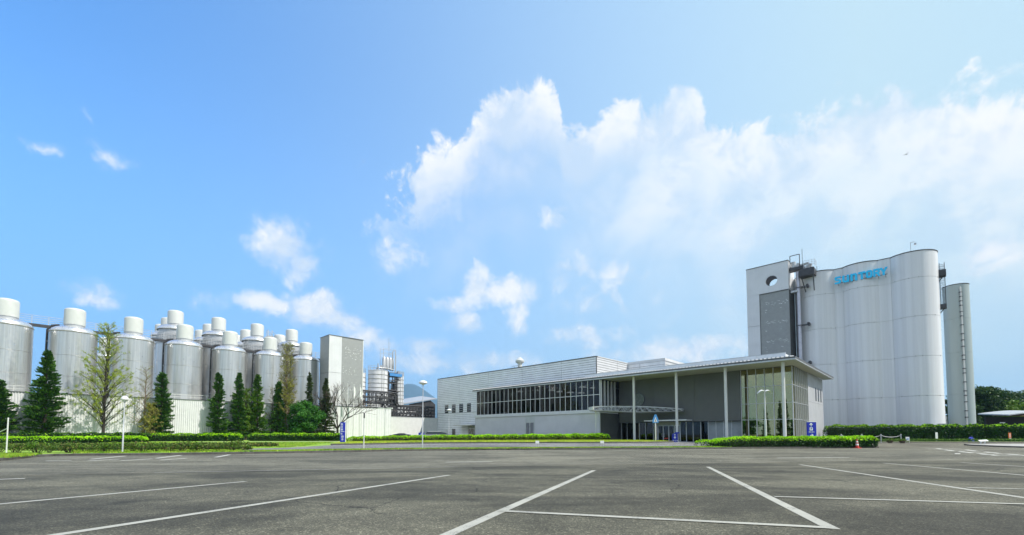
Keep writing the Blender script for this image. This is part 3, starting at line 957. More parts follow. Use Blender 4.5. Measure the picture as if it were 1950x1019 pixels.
# deep eaves: gutter, ribbed roof, soffit
EV, EU, EZ = -1.2, 1.45, 9.37
BACK = 22.3
boxpart('gutter', M['gutter'], (-51.45, EV - 0.02, EZ, EU, EV + 0.16, EZ + 0.15))
boxpart('fascia', M['trim'], (-51.42, EV + 0.02, EZ + 0.151, EU - 0.01, EV + 0.16, EZ + 0.30))
boxpart('gutter', M['gutter'], (EU - 0.16, EV + 0.161, EZ, EU + 0.02, BACK + 0.7, EZ + 0.10))
boxpart('fascia', M['trim'], (EU - 0.14, EV + 0.161, EZ + 0.101, EU + 0.0, BACK + 0.7, EZ + 0.30))
part('gutter_shadow_gap', M['trim'], lambda m: (m.box(-51.4, EV + 0.0, EZ + 0.301, EU - 0.02, EV + 0.14, EZ + 0.345), m.box(EU - 0.14, EV + 0.141, EZ + 0.301, EU, BACK + 0.68, EZ + 0.345)))
part('soffit', M['soffit'], lambda m: (m.box(-23.1, EV + 0.161, EZ + 0.03, EU - 0.161, 3.75, EZ + 0.07), m.box(0.2, 3.751, EZ + 0.03, EU - 0.161, BACK + 0.65, EZ + 0.07), m.box(-51.4, EV + 0.161, EZ + 0.03, -23.101, -0.86, EZ + 0.07)))


def roofing(m):
    m.add([(-51.45, EV, EZ + 0.35), (EU, EV, EZ + 0.35), (EU, 0.7, EZ + 0.62), (-51.45, 0.7, EZ + 0.62)], [(0, 1, 2, 3)])
    m.add([(-51.45, 0.7, EZ + 0.62), (-27.0, 0.7, EZ + 0.62), (-27.0, SV, EZ + 0.9), (-51.45, SV, EZ + 0.9)], [(0, 1, 2, 3)])
    m.add([(EU, EV, EZ + 0.35), (EU, BACK + 0.7, EZ + 0.35), (-0.1, BACK + 0.7, EZ + 0.62), (-0.1, 0.7, EZ + 0.62), (EU, 0.7, EZ + 0.37)], [(0, 1, 2, 3, 4)])
    m.box(-27.0, 0.701, EZ + 0.3, -0.3, BACK, EZ + 0.66)


part('roof', M['roofsheet'], roofing)


def ribs(m):
    n = int((EU + 51.3) / 0.42)
    for i in range(n):
        u = -51.3 + i * 0.42
        m.add([(u, EV - 0.01, EZ + 0.345), (u + 0.2, EV - 0.01, EZ + 0.345), (u + 0.16, EV - 0.01, EZ + 0.46), (u + 0.04, EV - 0.01, EZ + 0.46), (u, 0.69, EZ + 0.61), (u + 0.2, 0.69, EZ + 0.61), (u + 0.16, 0.69, EZ + 0.72), (u + 0.04, 0.69, EZ + 0.72)],
              [(0, 1, 2, 3), (1, 5, 6, 2), (2, 6, 7, 3), (3, 7, 4, 0)])


tag(part('roof_rib', M['galv'], ribs), kind='stuff')
for i in range(9):                                   # parapet behind the ribbed edge, sheet by sheet
    a = -27.0 + i * 3.02
    boxpart('parapet_sheet', M['clad'], (a + 0.012, 0.71, EZ + 0.62, min(a + 3.008, 0.15), 0.80, 10.52))
boxpart('parapet_cap', M['alu'], (-27.0, 0.68, 10.521, 0.18, 0.86, 10.57))
boxpart('parapet_sheet', M['clad'], (0.06, 0.801, EZ + 0.62, 0.15, BACK, 10.4))

# eaves columns
c0 = None
for i in range(4):
    if c0 is None:
        c0 = part('column', M['white'], lambda m: m.lathe([(0.30, 0.27), (0.30, 0.33), (0.175, 0.34), (0.175, 9.38)], 24, cap=True), smooth=True)
    else:
        inst(c0, HALL, (-6.1 * i, 0, 0))

# the recessed grey wall over the entrance
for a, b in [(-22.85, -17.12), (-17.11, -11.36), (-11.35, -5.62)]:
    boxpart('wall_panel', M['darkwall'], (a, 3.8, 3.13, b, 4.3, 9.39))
part('wall_edge', M['trim'], lambda m: m.box(-22.85, 3.76, 3.05, -5.6, 4.3, 3.128))


def disc(m):
    m.slab([(-19.63 + 1.02 * math.cos(2 * math.pi * i / 40), 6.45 + 1.02 * math.sin(2 * math.pi * i / 40)) for i in range(40)], 3.74, 3.797)


dsc = part('round_window', M['darksteel'], disc)
part('pane', M['disc'], lambda m: m.slab([(-19.63 + 0.95 * math.cos(2 * math.pi * i / 40), 6.45 + 0.95 * math.sin(2 * math.pi * i / 40)) for i in range(40)], 3.72, 3.735), dsc)

# lobby glazing, front and return
GV = 4.0
cols_u = [-5.55, -4.77, -3.82, -2.86, -1.91, -0.95, 0.06]
rows_z = [0.30, 3.10, 5.10, 7.18, 9.38]
for u in cols_u:
    boxpart('mullion', M['alu'], (u - 0.04, GV - 0.10, 0.28, u + 0.04, GV + 0.08, 9.39))
for z in rows_z[:-1]:
    boxpart('transom', M['alu'], (-5.51, GV - 0.07, z - 0.03, 0.02, GV + 0.06, z + 0.03))
for a, b in zip(cols_u, cols_u[1:]):
    for c, d in zip(rows_z, rows_z[1:]):
        boxpart('pane', M['lobbypane'], (a + 0.042, GV, c + 0.032, b - 0.042, GV + 0.014, d - 0.032))
cols_v = [GV + 0.12, 5.0, 6.0, 7.0, 8.0, 9.0, 10.0, 11.0, 11.9]
for v in cols_v[1:]:
    boxpart('mullion', M['alu'], (0.0, v - 0.05, 0.28, 0.20, v + 0.05, 9.39))
for z in rows_z[:-1]:
    boxpart('transom', M['alu'], (0.02, GV + 0.09, z - 0.03, 0.13, 11.9, z + 0.03))
for a, b in zip(cols_v, cols_v[1:]):
    for c, d in zip(rows_z, rows_z[1:]):
        boxpart('pane', M['lobbypane'], (0.05, a + 0.052, c + 0.032, 0.064, b - 0.052, d - 0.032))
part('corner_post', M['soffit'], lambda m: (m.lathe([(0.26, 0.28), (0.26, 9.0), (0.42, 9.02), (0.42, 9.38)], 20, -0.75, 5.2)), smooth=True)
boxpart('lobby_floor', M['roomfloor'], (-22.8, GV + 0.1, 0.1, 0.0, 21.0, 0.29))
boxpart('lobby_back', M['room'], (-22.8, 14.0, 0.291, 0.0, 14.2, 9.3))
boxpart('lobby_ceiling', M['room'], (-5.6, GV + 0.09, 9.401, 0.05, 14.2, 9.45))
boxpart('lobby_partition', M['room'], (-5.75, 4.31, 0.291, -5.62, 13.9, 9.38))

# side wall with three slit windows
for a, b in [(12.0, 15.4), (15.42, 18.8), (18.82, BACK)]:
    for c, d in [(0.0, 5.62), (5.64, 9.39)]:
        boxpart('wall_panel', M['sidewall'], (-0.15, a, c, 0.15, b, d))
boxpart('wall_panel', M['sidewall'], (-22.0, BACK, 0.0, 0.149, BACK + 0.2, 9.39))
for v in (16.9, 18.7, 20.5):
    w = boxpart('slit_window', M['trim'], (0.1, v, 5.95, 0.165, v + 0.75, 7.8))
    boxpart('pane', M['carglass'], (0.166, v + 0.06, 6.0, 0.172, v + 0.69, 7.74), w)

# glazing at entrance level
us = [-22.85, -21.9, -20.85, -19.84, -18.85, -17.64, -17.02]
ue = [-13.66, -12.81, -11.87, -10.83, -9.85, -8.86, -7.91, -6.91, -5.75]
EVG = 4.45
for grp, kind in ((us, 'doorpane'), (ue, 'doorpane')):
    for j, u in enumerate(grp):
        boxpart('mullion', M['alu'], (u - 0.045, EVG - 0.06, 0.28, u + 0.045, EVG + 0.06, 3.05))
    for j, (a, b) in enumerate(zip(grp, grp[1:])):
        mt = M['skypane'] if (grp is ue and j >= 4) else M[kind]
        boxpart('pane', mt, (a + 0.047, EVG, 0.34, b - 0.047, EVG + 0.012, 3.0))
    boxpart('transom', M['alu'], (grp[0], EVG - 0.05, 0.285, grp[-1], EVG + 0.05, 0.335))
# entrance doors in a shallow porch
boxpart('porch_roof', M['offwhite'], (-17.8, 1.9, 3.14, -11.7, 3.75, 3.30))
boxpart('door_head', M['soffit'], (-17.0, EVG - 0.1, 2.62, -13.7, EVG + 0.1, 3.05))
for i in range(4):
    a = -16.95 + i * 0.815
    df = part('entrance_door', M['alu'], lambda m: (m.box(a, EVG - 0.05, 0.29, a + 0.07, EVG + 0.05, 2.6), m.box(a + 0.735, EVG - 0.05, 0.29, a + 0.805, EVG + 0.05, 2.6), m.box(a + 0.07, EVG - 0.05, 2.5, a + 0.735, EVG + 0.05, 2.6), m.box(a + 0.07, EVG - 0.05, 0.29, a + 0.735, EVG + 0.05, 0.42)))
    boxpart('pane', M['doorpane'], (a + 0.07, EVG, 0.42, a + 0.735, EVG + 0.012, 2.5), df)
    boxpart('handle', M['galv'], (a + (0.62 if i % 2 == 0 else 0.12), EVG - 0.12, 0.95, a + (0.66 if i % 2 == 0 else 0.16), EVG - 0.052, 1.5), df)
boxpart('inner_wall', M['roomdark'], (-22.8, 9.0, 0.291, -5.76, 9.1, 3.1))
boxpart('inner_ceiling', M['room'], (-22.8, 4.31, 3.131, -5.76, 9.2, 3.2))

# penthouse on the roof
boxpart('penthouse_core', M['cladgap'], (-34, 14.06, 9.5, -20.2, 22.0, 13.9))
for a in (-33.9, -29.3, -24.7):
    boards(a, min(a + 4.55, -20.15), 10.0, 13.6, 0.6, 14.05, 0.02).build('cladding_panel', M['clad'], HALL)
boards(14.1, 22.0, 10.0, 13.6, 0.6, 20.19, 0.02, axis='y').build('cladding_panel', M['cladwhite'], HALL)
part('penthouse_cap', M['offwhite'], lambda m: (m.box(-34.0, 13.95, 13.62, -20.08, 14.3, 14.06), m.box(-20.5, 14.301, 13.62, -20.08, 22.1, 14.06)))

# hanging lamps in the ribbon window rooms
random.seed(11)
for i, (u, v, z) in enumerate([(-41.3, 1.2, 8.95), (-37.9, 1.6, 8.98), (-34.5, 1.9, 8.75), (-32.5, 1.5, 8.35), (-30.2, 1.2, 8.05), (-28.2, 1.4, 7.85), (-29.2, 3.2, 9.0), (-26.4, 2.2, 8.6), (-44.8, 2.4, 8.7)]):
    where = ['second', 'third', 'fourth', 'fifth', 'sixth', 'eighth', 'seventh', 'ninth', 'first'][:]
    t = thing('pendant_lamp', '%s white dish lamp from the left inside the dark ribbon window' % where[i], 'lamp', S(u, v, z), ROT, 'hanging lamps behind the ribbon window')
    part('lamp_shade', M['lamp'], lambda m: m.lathe([(0.02, 0.16), (0.30, 0.12), (0.62, 0.0), (0.60, -0.03), (0.0, -0.06)], 20), t, True)
    part('lamp_cord', M['trim'], lambda m: m.bar((0, 0, 0.15), (0, 0, 9.33 - z), 0.02), t)

# ------------------------------------------------------------------ entrance canopy: an arched space frame on one slim post
CAN = thing('entrance_canopy', 'arched white lattice canopy reaching out from the entrance on a slim post', 'canopy', S(-18.3, 1.6, 0), ROT)
spine = [(-23.0, -3.7), (-21.4, -1.3), (-19.6, 0.75), (-17.6, 1.75), (-15.2, 2.4), (-12.6, 2.9)]
sp = smooth_line(spine, 25)
o_ = Vector((-18.3, 1.6, 0))


def canopy_row(i, f, dz):
    p = sp[i]
    t = (sp[min(i + 1, 24)] - sp[max(i - 1, 0)]).normalized()
    nrm = Vector((-t.y, t.x, 0))
    s = i / 24
    hw = 0.55 + 0.75 * math.sin(math.pi * min(1, s * 1.05)) ** 0.8
    zb = 4.62 - 0.18 * s - 0.15 * math.sin(math.pi * s)
    zt = zb + 0.30 + 0.62 * math.sin(math.pi * s) ** 0.9 * (1 - 0.2 * s) + 0.25 * max(0, 1 - 3 * s)
    q = p + nrm * hw * f - o_
    return Vector((q.x, q.y, zb + (zt - zb) * dz))


def plate(m):
    vs = [canopy_row(i, f, dz) for i in range(25) for f, dz in ((-1, 0), (1, 0), (1, 0.16), (-1, 0.16))]
    m.add(vs, [(4 * i + a, 4 * i + b, 4 * i + 4 + b, 4 * i + 4 + a) for i in range(24) for a, b in ((0, 1), (1, 2), (2, 3), (3, 0))] + [(0, 3, 2, 1), (96, 97, 98, 99)])


part('canopy_deck', M['louvre'], plate, CAN)


def lattice(m):
    for i in range(24):
        for f in (-1, -0.35, 0.35, 1):
            m.bar(canopy_row(i, f, 1), canopy_row(i + 1, f, 1), 0.07)
            if i % 2 == 0:
                m.bar(canopy_row(i, f, 0.16), canopy_row(i + 1, f, 1), 0.045)
                m.bar(canopy_row(i + 1, f, 1), canopy_row(min(24, i + 2), f, 0.16), 0.045)
        m.bar(canopy_row(i, -1, 1), canopy_row(i, 1, 1), 0.06)
        if i % 2 == 0:
            m.bar(canopy_row(i, -1, 1), canopy_row(i + 1, 1, 1), 0.035)


part('lattice', M['alu'], lattice, CAN)
part('canopy_edge', M['white'], lambda m: m.bar(canopy_row(0, -1.6, 0.6), canopy_row(0, 1.3, 0.6), 0.1, 0.4), CAN)
part('post', M['white'], lambda m: m.lathe([(0.14, 0.2), (0.14, 0.26), (0.085, 0.27), (0.085, 4.75)], 14, -22.6 + 18.3, -3.1 - 1.6, cap=True), CAN, True)

# ------------------------------------------------------------------ service tower by the grain store
TW = thing('service_tower', 'tall grey panelled tower with a round hole near its top and a perforated front', 'tower', S(-8.6, 30, 0), ROT)


def holed(m, x0, x1, z0, z1, cx, cz, r, y0, y1, n=48):
    """wall plate with a round hole"""
    ci, co = [], []
    for i in range(n):
        w = 2 * math.pi * (i + 0.5) / n
        c, s = math.cos(w), math.sin(w)
        ci.append((cx + r * c, cz + r * s))
        k = min(((x1 - cx) / c if c > 0 else (x0 - cx) / c) if abs(c) > 1e-6 else 1e9, ((z1 - cz) / s if s > 0 else (z0 - cz) / s) if abs(s) > 1e-6 else 1e9)
        co.append((cx + k * c, cz + k * s))
    corners = [(x1, z1), (x0, z1), (x0, z0), (x1, z0)]
    for y, flip in ((y0, False), (y1, True)):
        for i in range(n):
            j = (i + 1) % n
            q = [ci[i], co[i]]
            for c in corners:
                a0, a1 = math.atan2(co[i][1] - cz, co[i][0] - cx), math.atan2(co[j][1] - cz, co[j][0] - cx)
                ac = math.atan2(c[1] - cz, c[0] - cx)
                if a1 < a0:
                    a1 += 2 * math.pi
                if ac < a0:
                    ac += 2 * math.pi
                if a0 < ac < a1:
                    q.append(c)
            q += [co[j], ci[j]]
            vs = [(a, y, b) for a, b in q]
            m.add(vs, [tuple(range(len(vs)))] if not flip else [tuple(reversed(range(len(vs))))])
    vs = [(a, y0, b) for a, b in ci] + [(a, y1, b) for a, b in ci]
    m.add(vs, [(i, n + i, n + (i + 1) % n, (i + 1) % n) for i in range(n)])


X0, X1, TD = -3.28, 3.3, 4.4
HOLE = (0.72, 28.2, 0.90)
part('tower_panel', M['towerpanel'], lambda m: holed(m, X0, X1, 26.22, 31.1, *HOLE, 0.0, 0.12), TW)
rim = part('hole_rim', M['alu'], lambda m: m.lathe([(0.9, -0.05), (0.98, -0.05), (0.98, 0.0), (0.9, 0.0), (0.9, -0.05)], 48), TW)
rim.rotation_euler = (R(90), 0, 0)
rim.location = (HOLE[0], -0.005, HOLE[1])
dv = Vector(((S(-7.88, 30, 28.2) - Vector((0, 0, EYE)))))
loc_d = Vector((dv.x * CR + dv.y * SR, -dv.x * SR + dv.y * CR, dv.z))
bk = Vector((HOLE[0], 0, HOLE[1])) + loc_d * (TD / loc_d.y)
part('tower_back', M['darksteel'], lambda m: holed(m, X0 + 0.1, X1 - 0.1, 26.2, 31.0, min(bk.x + 0.62, 2.2), bk.z - 0.78 if bk.z - 0.78 < 29.9 else 29.9, 0.95, TD, TD + 0.1), TW)
part('tower_back', M['darksteel'], lambda m: m.box(X0 + 0.1, TD, 0, X1 - 0.1, TD + 0.1, 26.19), TW)
part('tower_floor', M['darksteel'], lambda m: m.box(X0 + 0.1, 0.2, 26.1, X1 - 0.1, TD, 26.19), TW)
part('tower_side', M['towerpanel'], lambda m: m.box(X0, 0.121, 0, X0 + 0.1, TD, 31.1), TW)
part('tower_side', M['trim'], lambda m: m.box(X1 - 0.14, 0.5, 0, X1 - 0.02, TD, 26.2), TW)
part('tower_side', M['towerpanel'], lambda m: m.box(X1 - 0.1, 0.121, 26.21, X1, TD, 31.1), TW)
part('tower_cap', M['trim'], lambda m: (m.box(X0 - 0.05, -0.06, 31.1, X1 + 0.05, 0.2, 31.22), m.box(X1 - 0.15, 0.2, 31.1, X1 + 0.05, TD, 31.22), m.box(X0 - 0.05, 0.2, 31.1, X0 + 0.15, TD, 31.22)), TW)
for a, b in ((0.0, 9.4), (9.44, 15.0), (15.04, 20.6), (20.64, 26.18)):
    part('tower_panel', M['towerpanel'], lambda m: m.box(X0, 0.0, a, -1.26, 0.12, b), TW)
pf = part('perforated_sheet', M['perf'], lambda m: m.box(-1.18, 0.12, 0.0, X1 - 0.02, 0.22, 26.1), TW)
part('sheet_frame', M['trim'], lambda m: (m.box(-1.26, 0.02, 0.0, -1.18, 0.25, 26.18), m.box(-1.18, 0.02, 26.1, X1, 0.25, 26.19)), TW)


def specks(m, x0, x1, rows, seed):
    g = random.Random(seed)
    for z, spans in rows:
        for a, b in spans:
            x = x0 + (x1 - x0) * a
            e = x0 + (x1 - x0) * b
            while x < e:
                w = g.choice([0.06, 0.1, 0.16, 0.22])
                dz = g.choice([-0.14, -0.05, 0.05, 0.12, 0.2])
                if g.random() < 0.72:
                    m.box(x, 0.095, z + dz, x + w, 0.12, z + dz + g.choice([0.05, 0.07, 0.1]))
                x += w + 0.05
    return m


rows = []
for z in (24.3, 20.9, 17.6, 14.2, 11.2):
    rows += [(z, [(0.18, 0.52), (0.62, 0.93)]), (z - 0.32, [(0.2, 0.5), (0.66, 0.95)]), (z - 1.3, [(0.15, 0.2), (0.7, 0.76)]), (z - 1.7, [(0.16, 0.2)])]
tag(specks(MB(), -1.1, 3.2, rows, 3).build('sky_fleck', M['speck'], pf), kind='stuff')  # white strips stand in for sky seen through the holes

# ------------------------------------------------------------------ grain store: three fused silos
GR = thing('grain_silos', 'three fused pale blue grey grain silos carrying a sky blue sign', 'silo', S(4.0, 35, 0), ROT)
LB = [(-6.0, 3.35), (0.0, 3.05), (6.05, 3.05)]          # lobe centres along the row and radii
CR_Z = [0.0, 7.0, 12.9, 18.9, 24.7, 28.7]
for cx, r in LB:
    for a, b in zip(CR_Z, CR_Z[1:]):
        part('shell_course', M['silo'], lambda m: m.lathe([(r - 0.04, a), (r, a + 0.012), (r, b - 0.028), (r - 0.04, b - 0.016)], 72, cx, 0), GR, True)
    part('silo_roof', M['silo'], lambda m: m.lathe([(r - 0.05, 28.65), (0.0, 29.1)], 48, cx, 0), GR, True)
    part('rim', M['darksteel'], lambda m: m.lathe([(r + 0.03, 28.62), (r + 0.05, 28.64), (r + 0.05, 28.76), (r - 0.1, 28.78)], 72, cx, 0), GR, True)
for cx in (-3.0, 3.0):
    for a, b in zip(CR_Z, CR_Z[1:]):
        part('valley_panel', M['silo'], lambda m: m.box(cx - 0.75, -2.05, a + 0.01, cx + 0.75, 2.05, b - 0.01), GR)
    part('rim', M['darksteel'], lambda m: m.box(cx - 0.8, -2.1, 28.69, cx + 0.8, -1.95, 28.79), GR)
part('roof_mast', M['galv'], lambda m: (m.bar((6.2, -2.6, 28.7), (6.2, -2.6, 30.2), 0.06), m.bar((6.2, -2.6, 30.2), (6.7, -2.6, 30.2), 0.06), m.box(6.6, -2.72, 29.7, 6.85, -2.48, 30.0)), GR)
part('roof_mast', M['darksteel'], lambda m: m.bar((-5.6, -2.6, 28.7), (-5.6, -2.6, 29.8), 0.06), GR)


def anchor(m):
    g = random.Random(8)
    for cx, r in LB:
        for z in CR_Z[1:-1]:
            for k in range(5):
                w = R(-160 + k * 33 + g.uniform(-14, 14))
                m.box(cx + (r + 0.02) * math.cos(w) - 0.035, (r + 0.01) * math.sin(w) - 0.02, z - 0.04, cx + (r + 0.02) * math.cos(w) + 0.035, (r + 0.01) * math.sin(w) + 0.02, z + 0.04)


part('seam_bolt', M['trim'], anchor, GR)
# caged ladder with two landings on the far flank
def cage(m):
    for z0, z1 in ((20.6, 27.0),):
        z = z0
        while z < z1:
            m.bar((9.1, 0.1, z), (9.75, 0.1, z), 0.045)
            m.bar((9.75, 0.1, z), (9.75, 0.9, z), 0.045)
            m.bar((9.1, 0.9, z), (9.75, 0.9, z), 0.045)
            z += 0.36
        for x, y in ((9.75, 0.1), (9.75, 0.9), (9.2, 0.1), (9.2, 0.9)):
            m.bar((x, y, z0 - 0.3), (x, y, z1), 0.06)
    m.box(8.9, -0.1, 25.0, 9.9, 1.1, 25.9)
    m.box(8.9, -0.1, 20.1, 9.8, 1.1, 20.7)
    m.bar((8.9, 0.3, 24.0), (9.8, 0.3, 25.3), 0.12)
    m.bar((8.9, 0.3, 19.2), (9.7, 0.3, 20.3), 0.12)


part('ladder_cage', M['darksteel'], cage, GR)

# the sign: seven solid letters standing off the middle silo on rails
SIGN = thing('lettered_sign', 'sky blue sign of seven raised letters high on the middle silo', 'sign', S(0.85, 31.75, 25.9), ROT)
GL = {  # strokes on a 1 wide, 1.25 high field
    'S': [[(0, 0), (0.78, 0), (1, 0.2), (1, 0.52), (0.8, 0.72), (0.34, 0.78), (0.34, 0.94), (0.95, 0.94), (0.95, 1.22), (0.2, 1.22), (0, 1.05), (0, 0.72), (0.2, 0.54), (0.66, 0.46), (0.66, 0.28), (0, 0.28)]],
    'U': [[(0, 1.2), (0, 0.25), (0.2, 0), (0.62, 0), (0.68, 0.12), (0.68, 0), (1, 0), (1, 1.2), (0.66, 1.2), (0.66, 0.3), (0.34, 0.3), (0.34, 1.2)]],
    'N': [[(0, 0), (0, 1.2), (0.32, 1.2), (0.32, 1.08), (0.4, 1.2), (0.82, 1.2), (1, 0.95), (1, 0), (0.66, 0), (0.66, 0.9), (0.34, 0.9), (0.34, 0)]],
    'T': [[(0.33, 0), (0.67, 0), (0.67, 0.92), (1.05, 0.92), (1.05, 1.22), (-0.05, 1.22), (-0.05, 0.92), (0.33, 0.92)]],
    'O': [[(0.22, 0), (0.78, 0), (1, 0.22), (1, 1.0), (0.78, 1.22), (0.5, 1.22), (0.5, 0.93), (0.66, 0.93), (0.66, 0.29), (0.5, 0.29), (0.34, 0.29), (0.34, 0.93), (0.5, 0.93), (0.5, 1.22), (0.22, 1.22), (0, 1.0), (0, 0.22)]],
    'R': [[(0, 0), (0.33, 0), (0.33, 0.45), (0.5, 0.45), (0.72, 0), (1.06, 0), (0.8, 0.5), (1, 0.68), (1, 1.05), (0.82, 1.22), (0.33, 1.22), (0.33, 0.95), (0.66, 0.95), (0.66, 0.72), (0.33, 0.72), (0.33, 1.22), (0, 1.22)]],
    'Y': [[(0.36, 0), (0.68, 0), (0.68, 0.5), (1.12, 1.22), (0.76, 1.22), (0.53, 0.78), (0.32, 1.22), (-0.06, 1.22), (0.36, 0.5)]],
}
for ch, x, w in zip('SUNTORY', (0.0, 1.02, 2.07, 3.12, 4.02, 4.92, 5.72), (0.86, 0.88, 0.88, 0.80, 0.82, 0.82, 0.86)):
    def glyph(m):
        for pl in GL[ch]:
            m.slab([(x + w * a, b * 0.98) for a, b in pl], 0.0, 0.22)
    part('letter', M['letter'], glyph, SIGN)
part('sign_rail', M['darksteel'], lambda m: (m.box(-0.05, 0.23, 0.08, 6.6, 0.31, 0.15), m.box(-0.05, 0.23, 0.95, 6.6, 0.31, 1.02), [m.bar((0.4 + i * 0.85, 0.27, 0.1), (0.4 + i * 0.85, 0.75 + 0.16 * abs(i - 3.6), -0.12), 0.04) for i in range(8)]), SIGN)

# ------------------------------------------------------------------ conveyor head and duct between tower and silos
CV = thing('conveyor_head', 'dark conveyor platform with motors and railings high between tower and silos', 'machinery', S(-3.4, 31, 27.8), ROT)
def conv(m):
    m.box(-1.9, -0.6, 1.5, 0.3, 0.6, 2.0)
    m.box(-0.4, -0.9, 0.1, 1.8, 0.9, 1.2)
    m.box(-0.2, -0.8, 1.2, 1.7, 0.8, 1.35)
    m.bar((1.6, -0.8, 0.2), (1.65, -0.5, -2.6), 0.14)
    m.bar((-0.1, -0.6, 0.1), (0.3, 0.4, -2.4), 0.1)
part('platform', M['darksteel'], conv, CV)
def motors(m):
    m.tube([(-1.3, 0, 1.9), (-1.3, 0, 3.1)], 0.35, 10)
    m.tube([(-0.6, 0, 1.9), (-0.6, 0, 2.7)], 0.28, 10)
    m.tube([(-1.9, 0, 2.1), (0.9, 0, 2.4)], 0.22, 8)
    m.tube([(0.4, -0.3, 1.3), (1.2, -0.3, 2.1)], 0.25, 8)
    m.box(0.5, -0.5, 1.3, 1.0, 0.2, 1.9)
    m.tube([(1.1, 0.3, 1.3), (1.1, 0.3, 2.3)], 0.18, 8)
part('motor', M['galv'], motors, CV, True)
def gant(m):
    for x in (-1.75, -0.35):
        m.bar((x, -0.2, 1.9), (x, -0.2, 4.2), 0.10)
    m.bar((-1.75, -0.2, 4.2), (-0.35, -0.2, 4.2), 0.10)
    m.bar((0.05, -0.2, 1.9), (0.05, -0.2, 5.0), 0.06)
part('gantry', M['darksteel'], gant, CV)
def crail(m):
    for z in (1.9, 2.25, 2.6):
        m.bar((0.3, -0.9, z), (1.9, -0.9, z - 0.1), 0.035)
        m.bar((1.9, -0.9, z - 0.1), (1.9, 0.9, z - 0.1), 0.035)
    for x in (0.3, 0.7, 1.1, 1.5, 1.9):
        m.bar((x, -0.9, 1.3), (x, -0.9, 2.6), 0.04)
    for k in range(8):
        m.bar((-1.6 + 0.02 * k, -0.6, -1.9 + k * 0.3), (-0.9, -0.6, -1.9 + k * 0.3), 0.03)
    m.box(-1.7, -0.6, -2.3, -0.7, 0.6, -2.0)
part('railing', M['galv'], crail, CV)
DU = thing('grain_duct', 'shiny vertical zinc duct strapped between tower and silos', 'duct', S(-4.1, 31, 0), ROT)
for i in range(12):
    part('duct_section', M['lilac'], lambda m: m.lathe([(0.30, i * 2.42 + 0.02), (0.30, i * 2.42 + 2.36), (0.335, i * 2.42 + 2.37), (0.335, i * 2.42 + 2.42)], 20, cap=True), DU, True)
for z in (26.2, 19.7, 13.2):
    part('duct_bracket', M['darksteel'], lambda m: (m.box(-0.45, -0.4, z, 1.5, -0.33, z + 0.12), m.box(-0.45, 0.33, z, 1.5, 0.4, z + 0.12), m.box(0.5, -0.33, z, 0.6, 0.33, z + 0.12), m.box(1.2, -0.5, z - 0.1, 1.5, 0.5, z + 0.35)), DU)

# ------------------------------------------------------------------ the single slim silo
tx, ty = 71.45, 70.0
TS = thing('slim_silo', 'single slender grey green silo with a pipe running down its front', 'silo', (tx, ty, 0))
for a, b in ((0, 7.6), (7.6, 14.2), (14.2, 19.6), (19.6, 25.1)):
    part('shell_course', M['silodull'], lambda m: m.lathe([(1.52, a), (1.55, a + 0.02), (1.55, b - 0.03), (1.52, b - 0.005)], 48), TS, True)
part('rim', M['darksteel'], lambda m: m.lathe([(1.58, 25.05), (1.58, 25.17), (0.0, 25.45)], 48), TS, True)
def drop(m):
    w = R(-118)
    c, s = math.cos(w), math.sin(w)
    m.tube([(1.5 * c, 1.5 * s, 24.3), (1.75 * c, 1.75 * s, 24.5), (1.8 * c, 1.8 * s, 24.1), (1.75 * c, 1.75 * s, 2.2), (1.85 * c - 0.15, 1.85 * s, 1.5), (1.9 * c - 0.6, 1.9 * s, 0.5)], 0.10, 8)
part('down_pipe', M['capwhite'], drop, TS, True)
def clips(m):
    g = random.Random(2)
    w = R(-118)
    c, s = math.cos(w), math.sin(w)
    z = 23.6
    while z > 2.5:
        m.box(1.74 * c - 0.16, 1.74 * s - 0.14, z, 1.74 * c + 0.16, 1.74 * s + 0.14, z + 0.16)
        z -= g.choice([0.7, 1.0, 1.4])
part('pipe_clip', M['trim'], clips, TS)

# ------------------------------------------------------------------ left: corrugated plant wall with the tank deck on top
WU = -69.5
PL = thing('plant_wall', 'long white corrugated plant wall with a handrail along the tank deck', 'wall', S(WU, -40, 0), ROT)


def corr(m, a, b, z0, z1, pitch=0.25, d=0.07):
    n = int((b - a) / pitch)
    p = (b - a) / n
    vs, fs = [], []
    for i in range(n):
        y = a + i * p
        for yy, x in ((y, 0.0), (y + p * 0.38, 0.0), (y + p * 0.5, -d), (y + p * 0.88, -d)):
            vs += [(x, yy, z0), (x, yy, z1)]
    vs += [(0, b, z0), (0, b, z1)]
    k = len(vs) // 2
    m.add(vs, [(2 * i, 2 * i + 2, 2 * i + 3, 2 * i + 1) for i in range(k - 1)])


v = -50.0
while v < 18:
    e = min(v + 8.5, 18.5) if v + 8.5 < 16 else 18.5
    part('wall_sheet', M['offwhite'], lambda m: corr(m, v + 0.01, e - 0.01, 0.0, 6.55), PL)
    v = e
for a, b in ((18.5, 22.0), (22.02, 25.6), (25.62, 29.0), (29.02, 32.2)):
    part('wall_sheet', M['offwhite'], lambda m: corr(m, a + 0.01, b - 0.01, 0.0, 6.62, 0.5, 0.02), PL)
part('wall_cap', M['trim'], lambda m: (m.box(-0.4, -50, 6.551, 0.06, 18.5, 6.62), m.box(-0.4, 18.501, 6.621, 0.06, 32.2, 6.69)), PL)
part('wall_core', M['offwhite'], lambda m: m.box(-30.0, -50, 0.0, -0.12, 32.15, 6.5), PL)
part('wall_sheet', M['white'], lambda m: m.box(-8.0, 32.21, 0.0, -0.02, 44.0, 4.98), PL)
part('wall_cap', M['alu'], lambda m: m.box(-8.05, 32.21, 4.981, 0.03, 44.05, 5.06), PL)


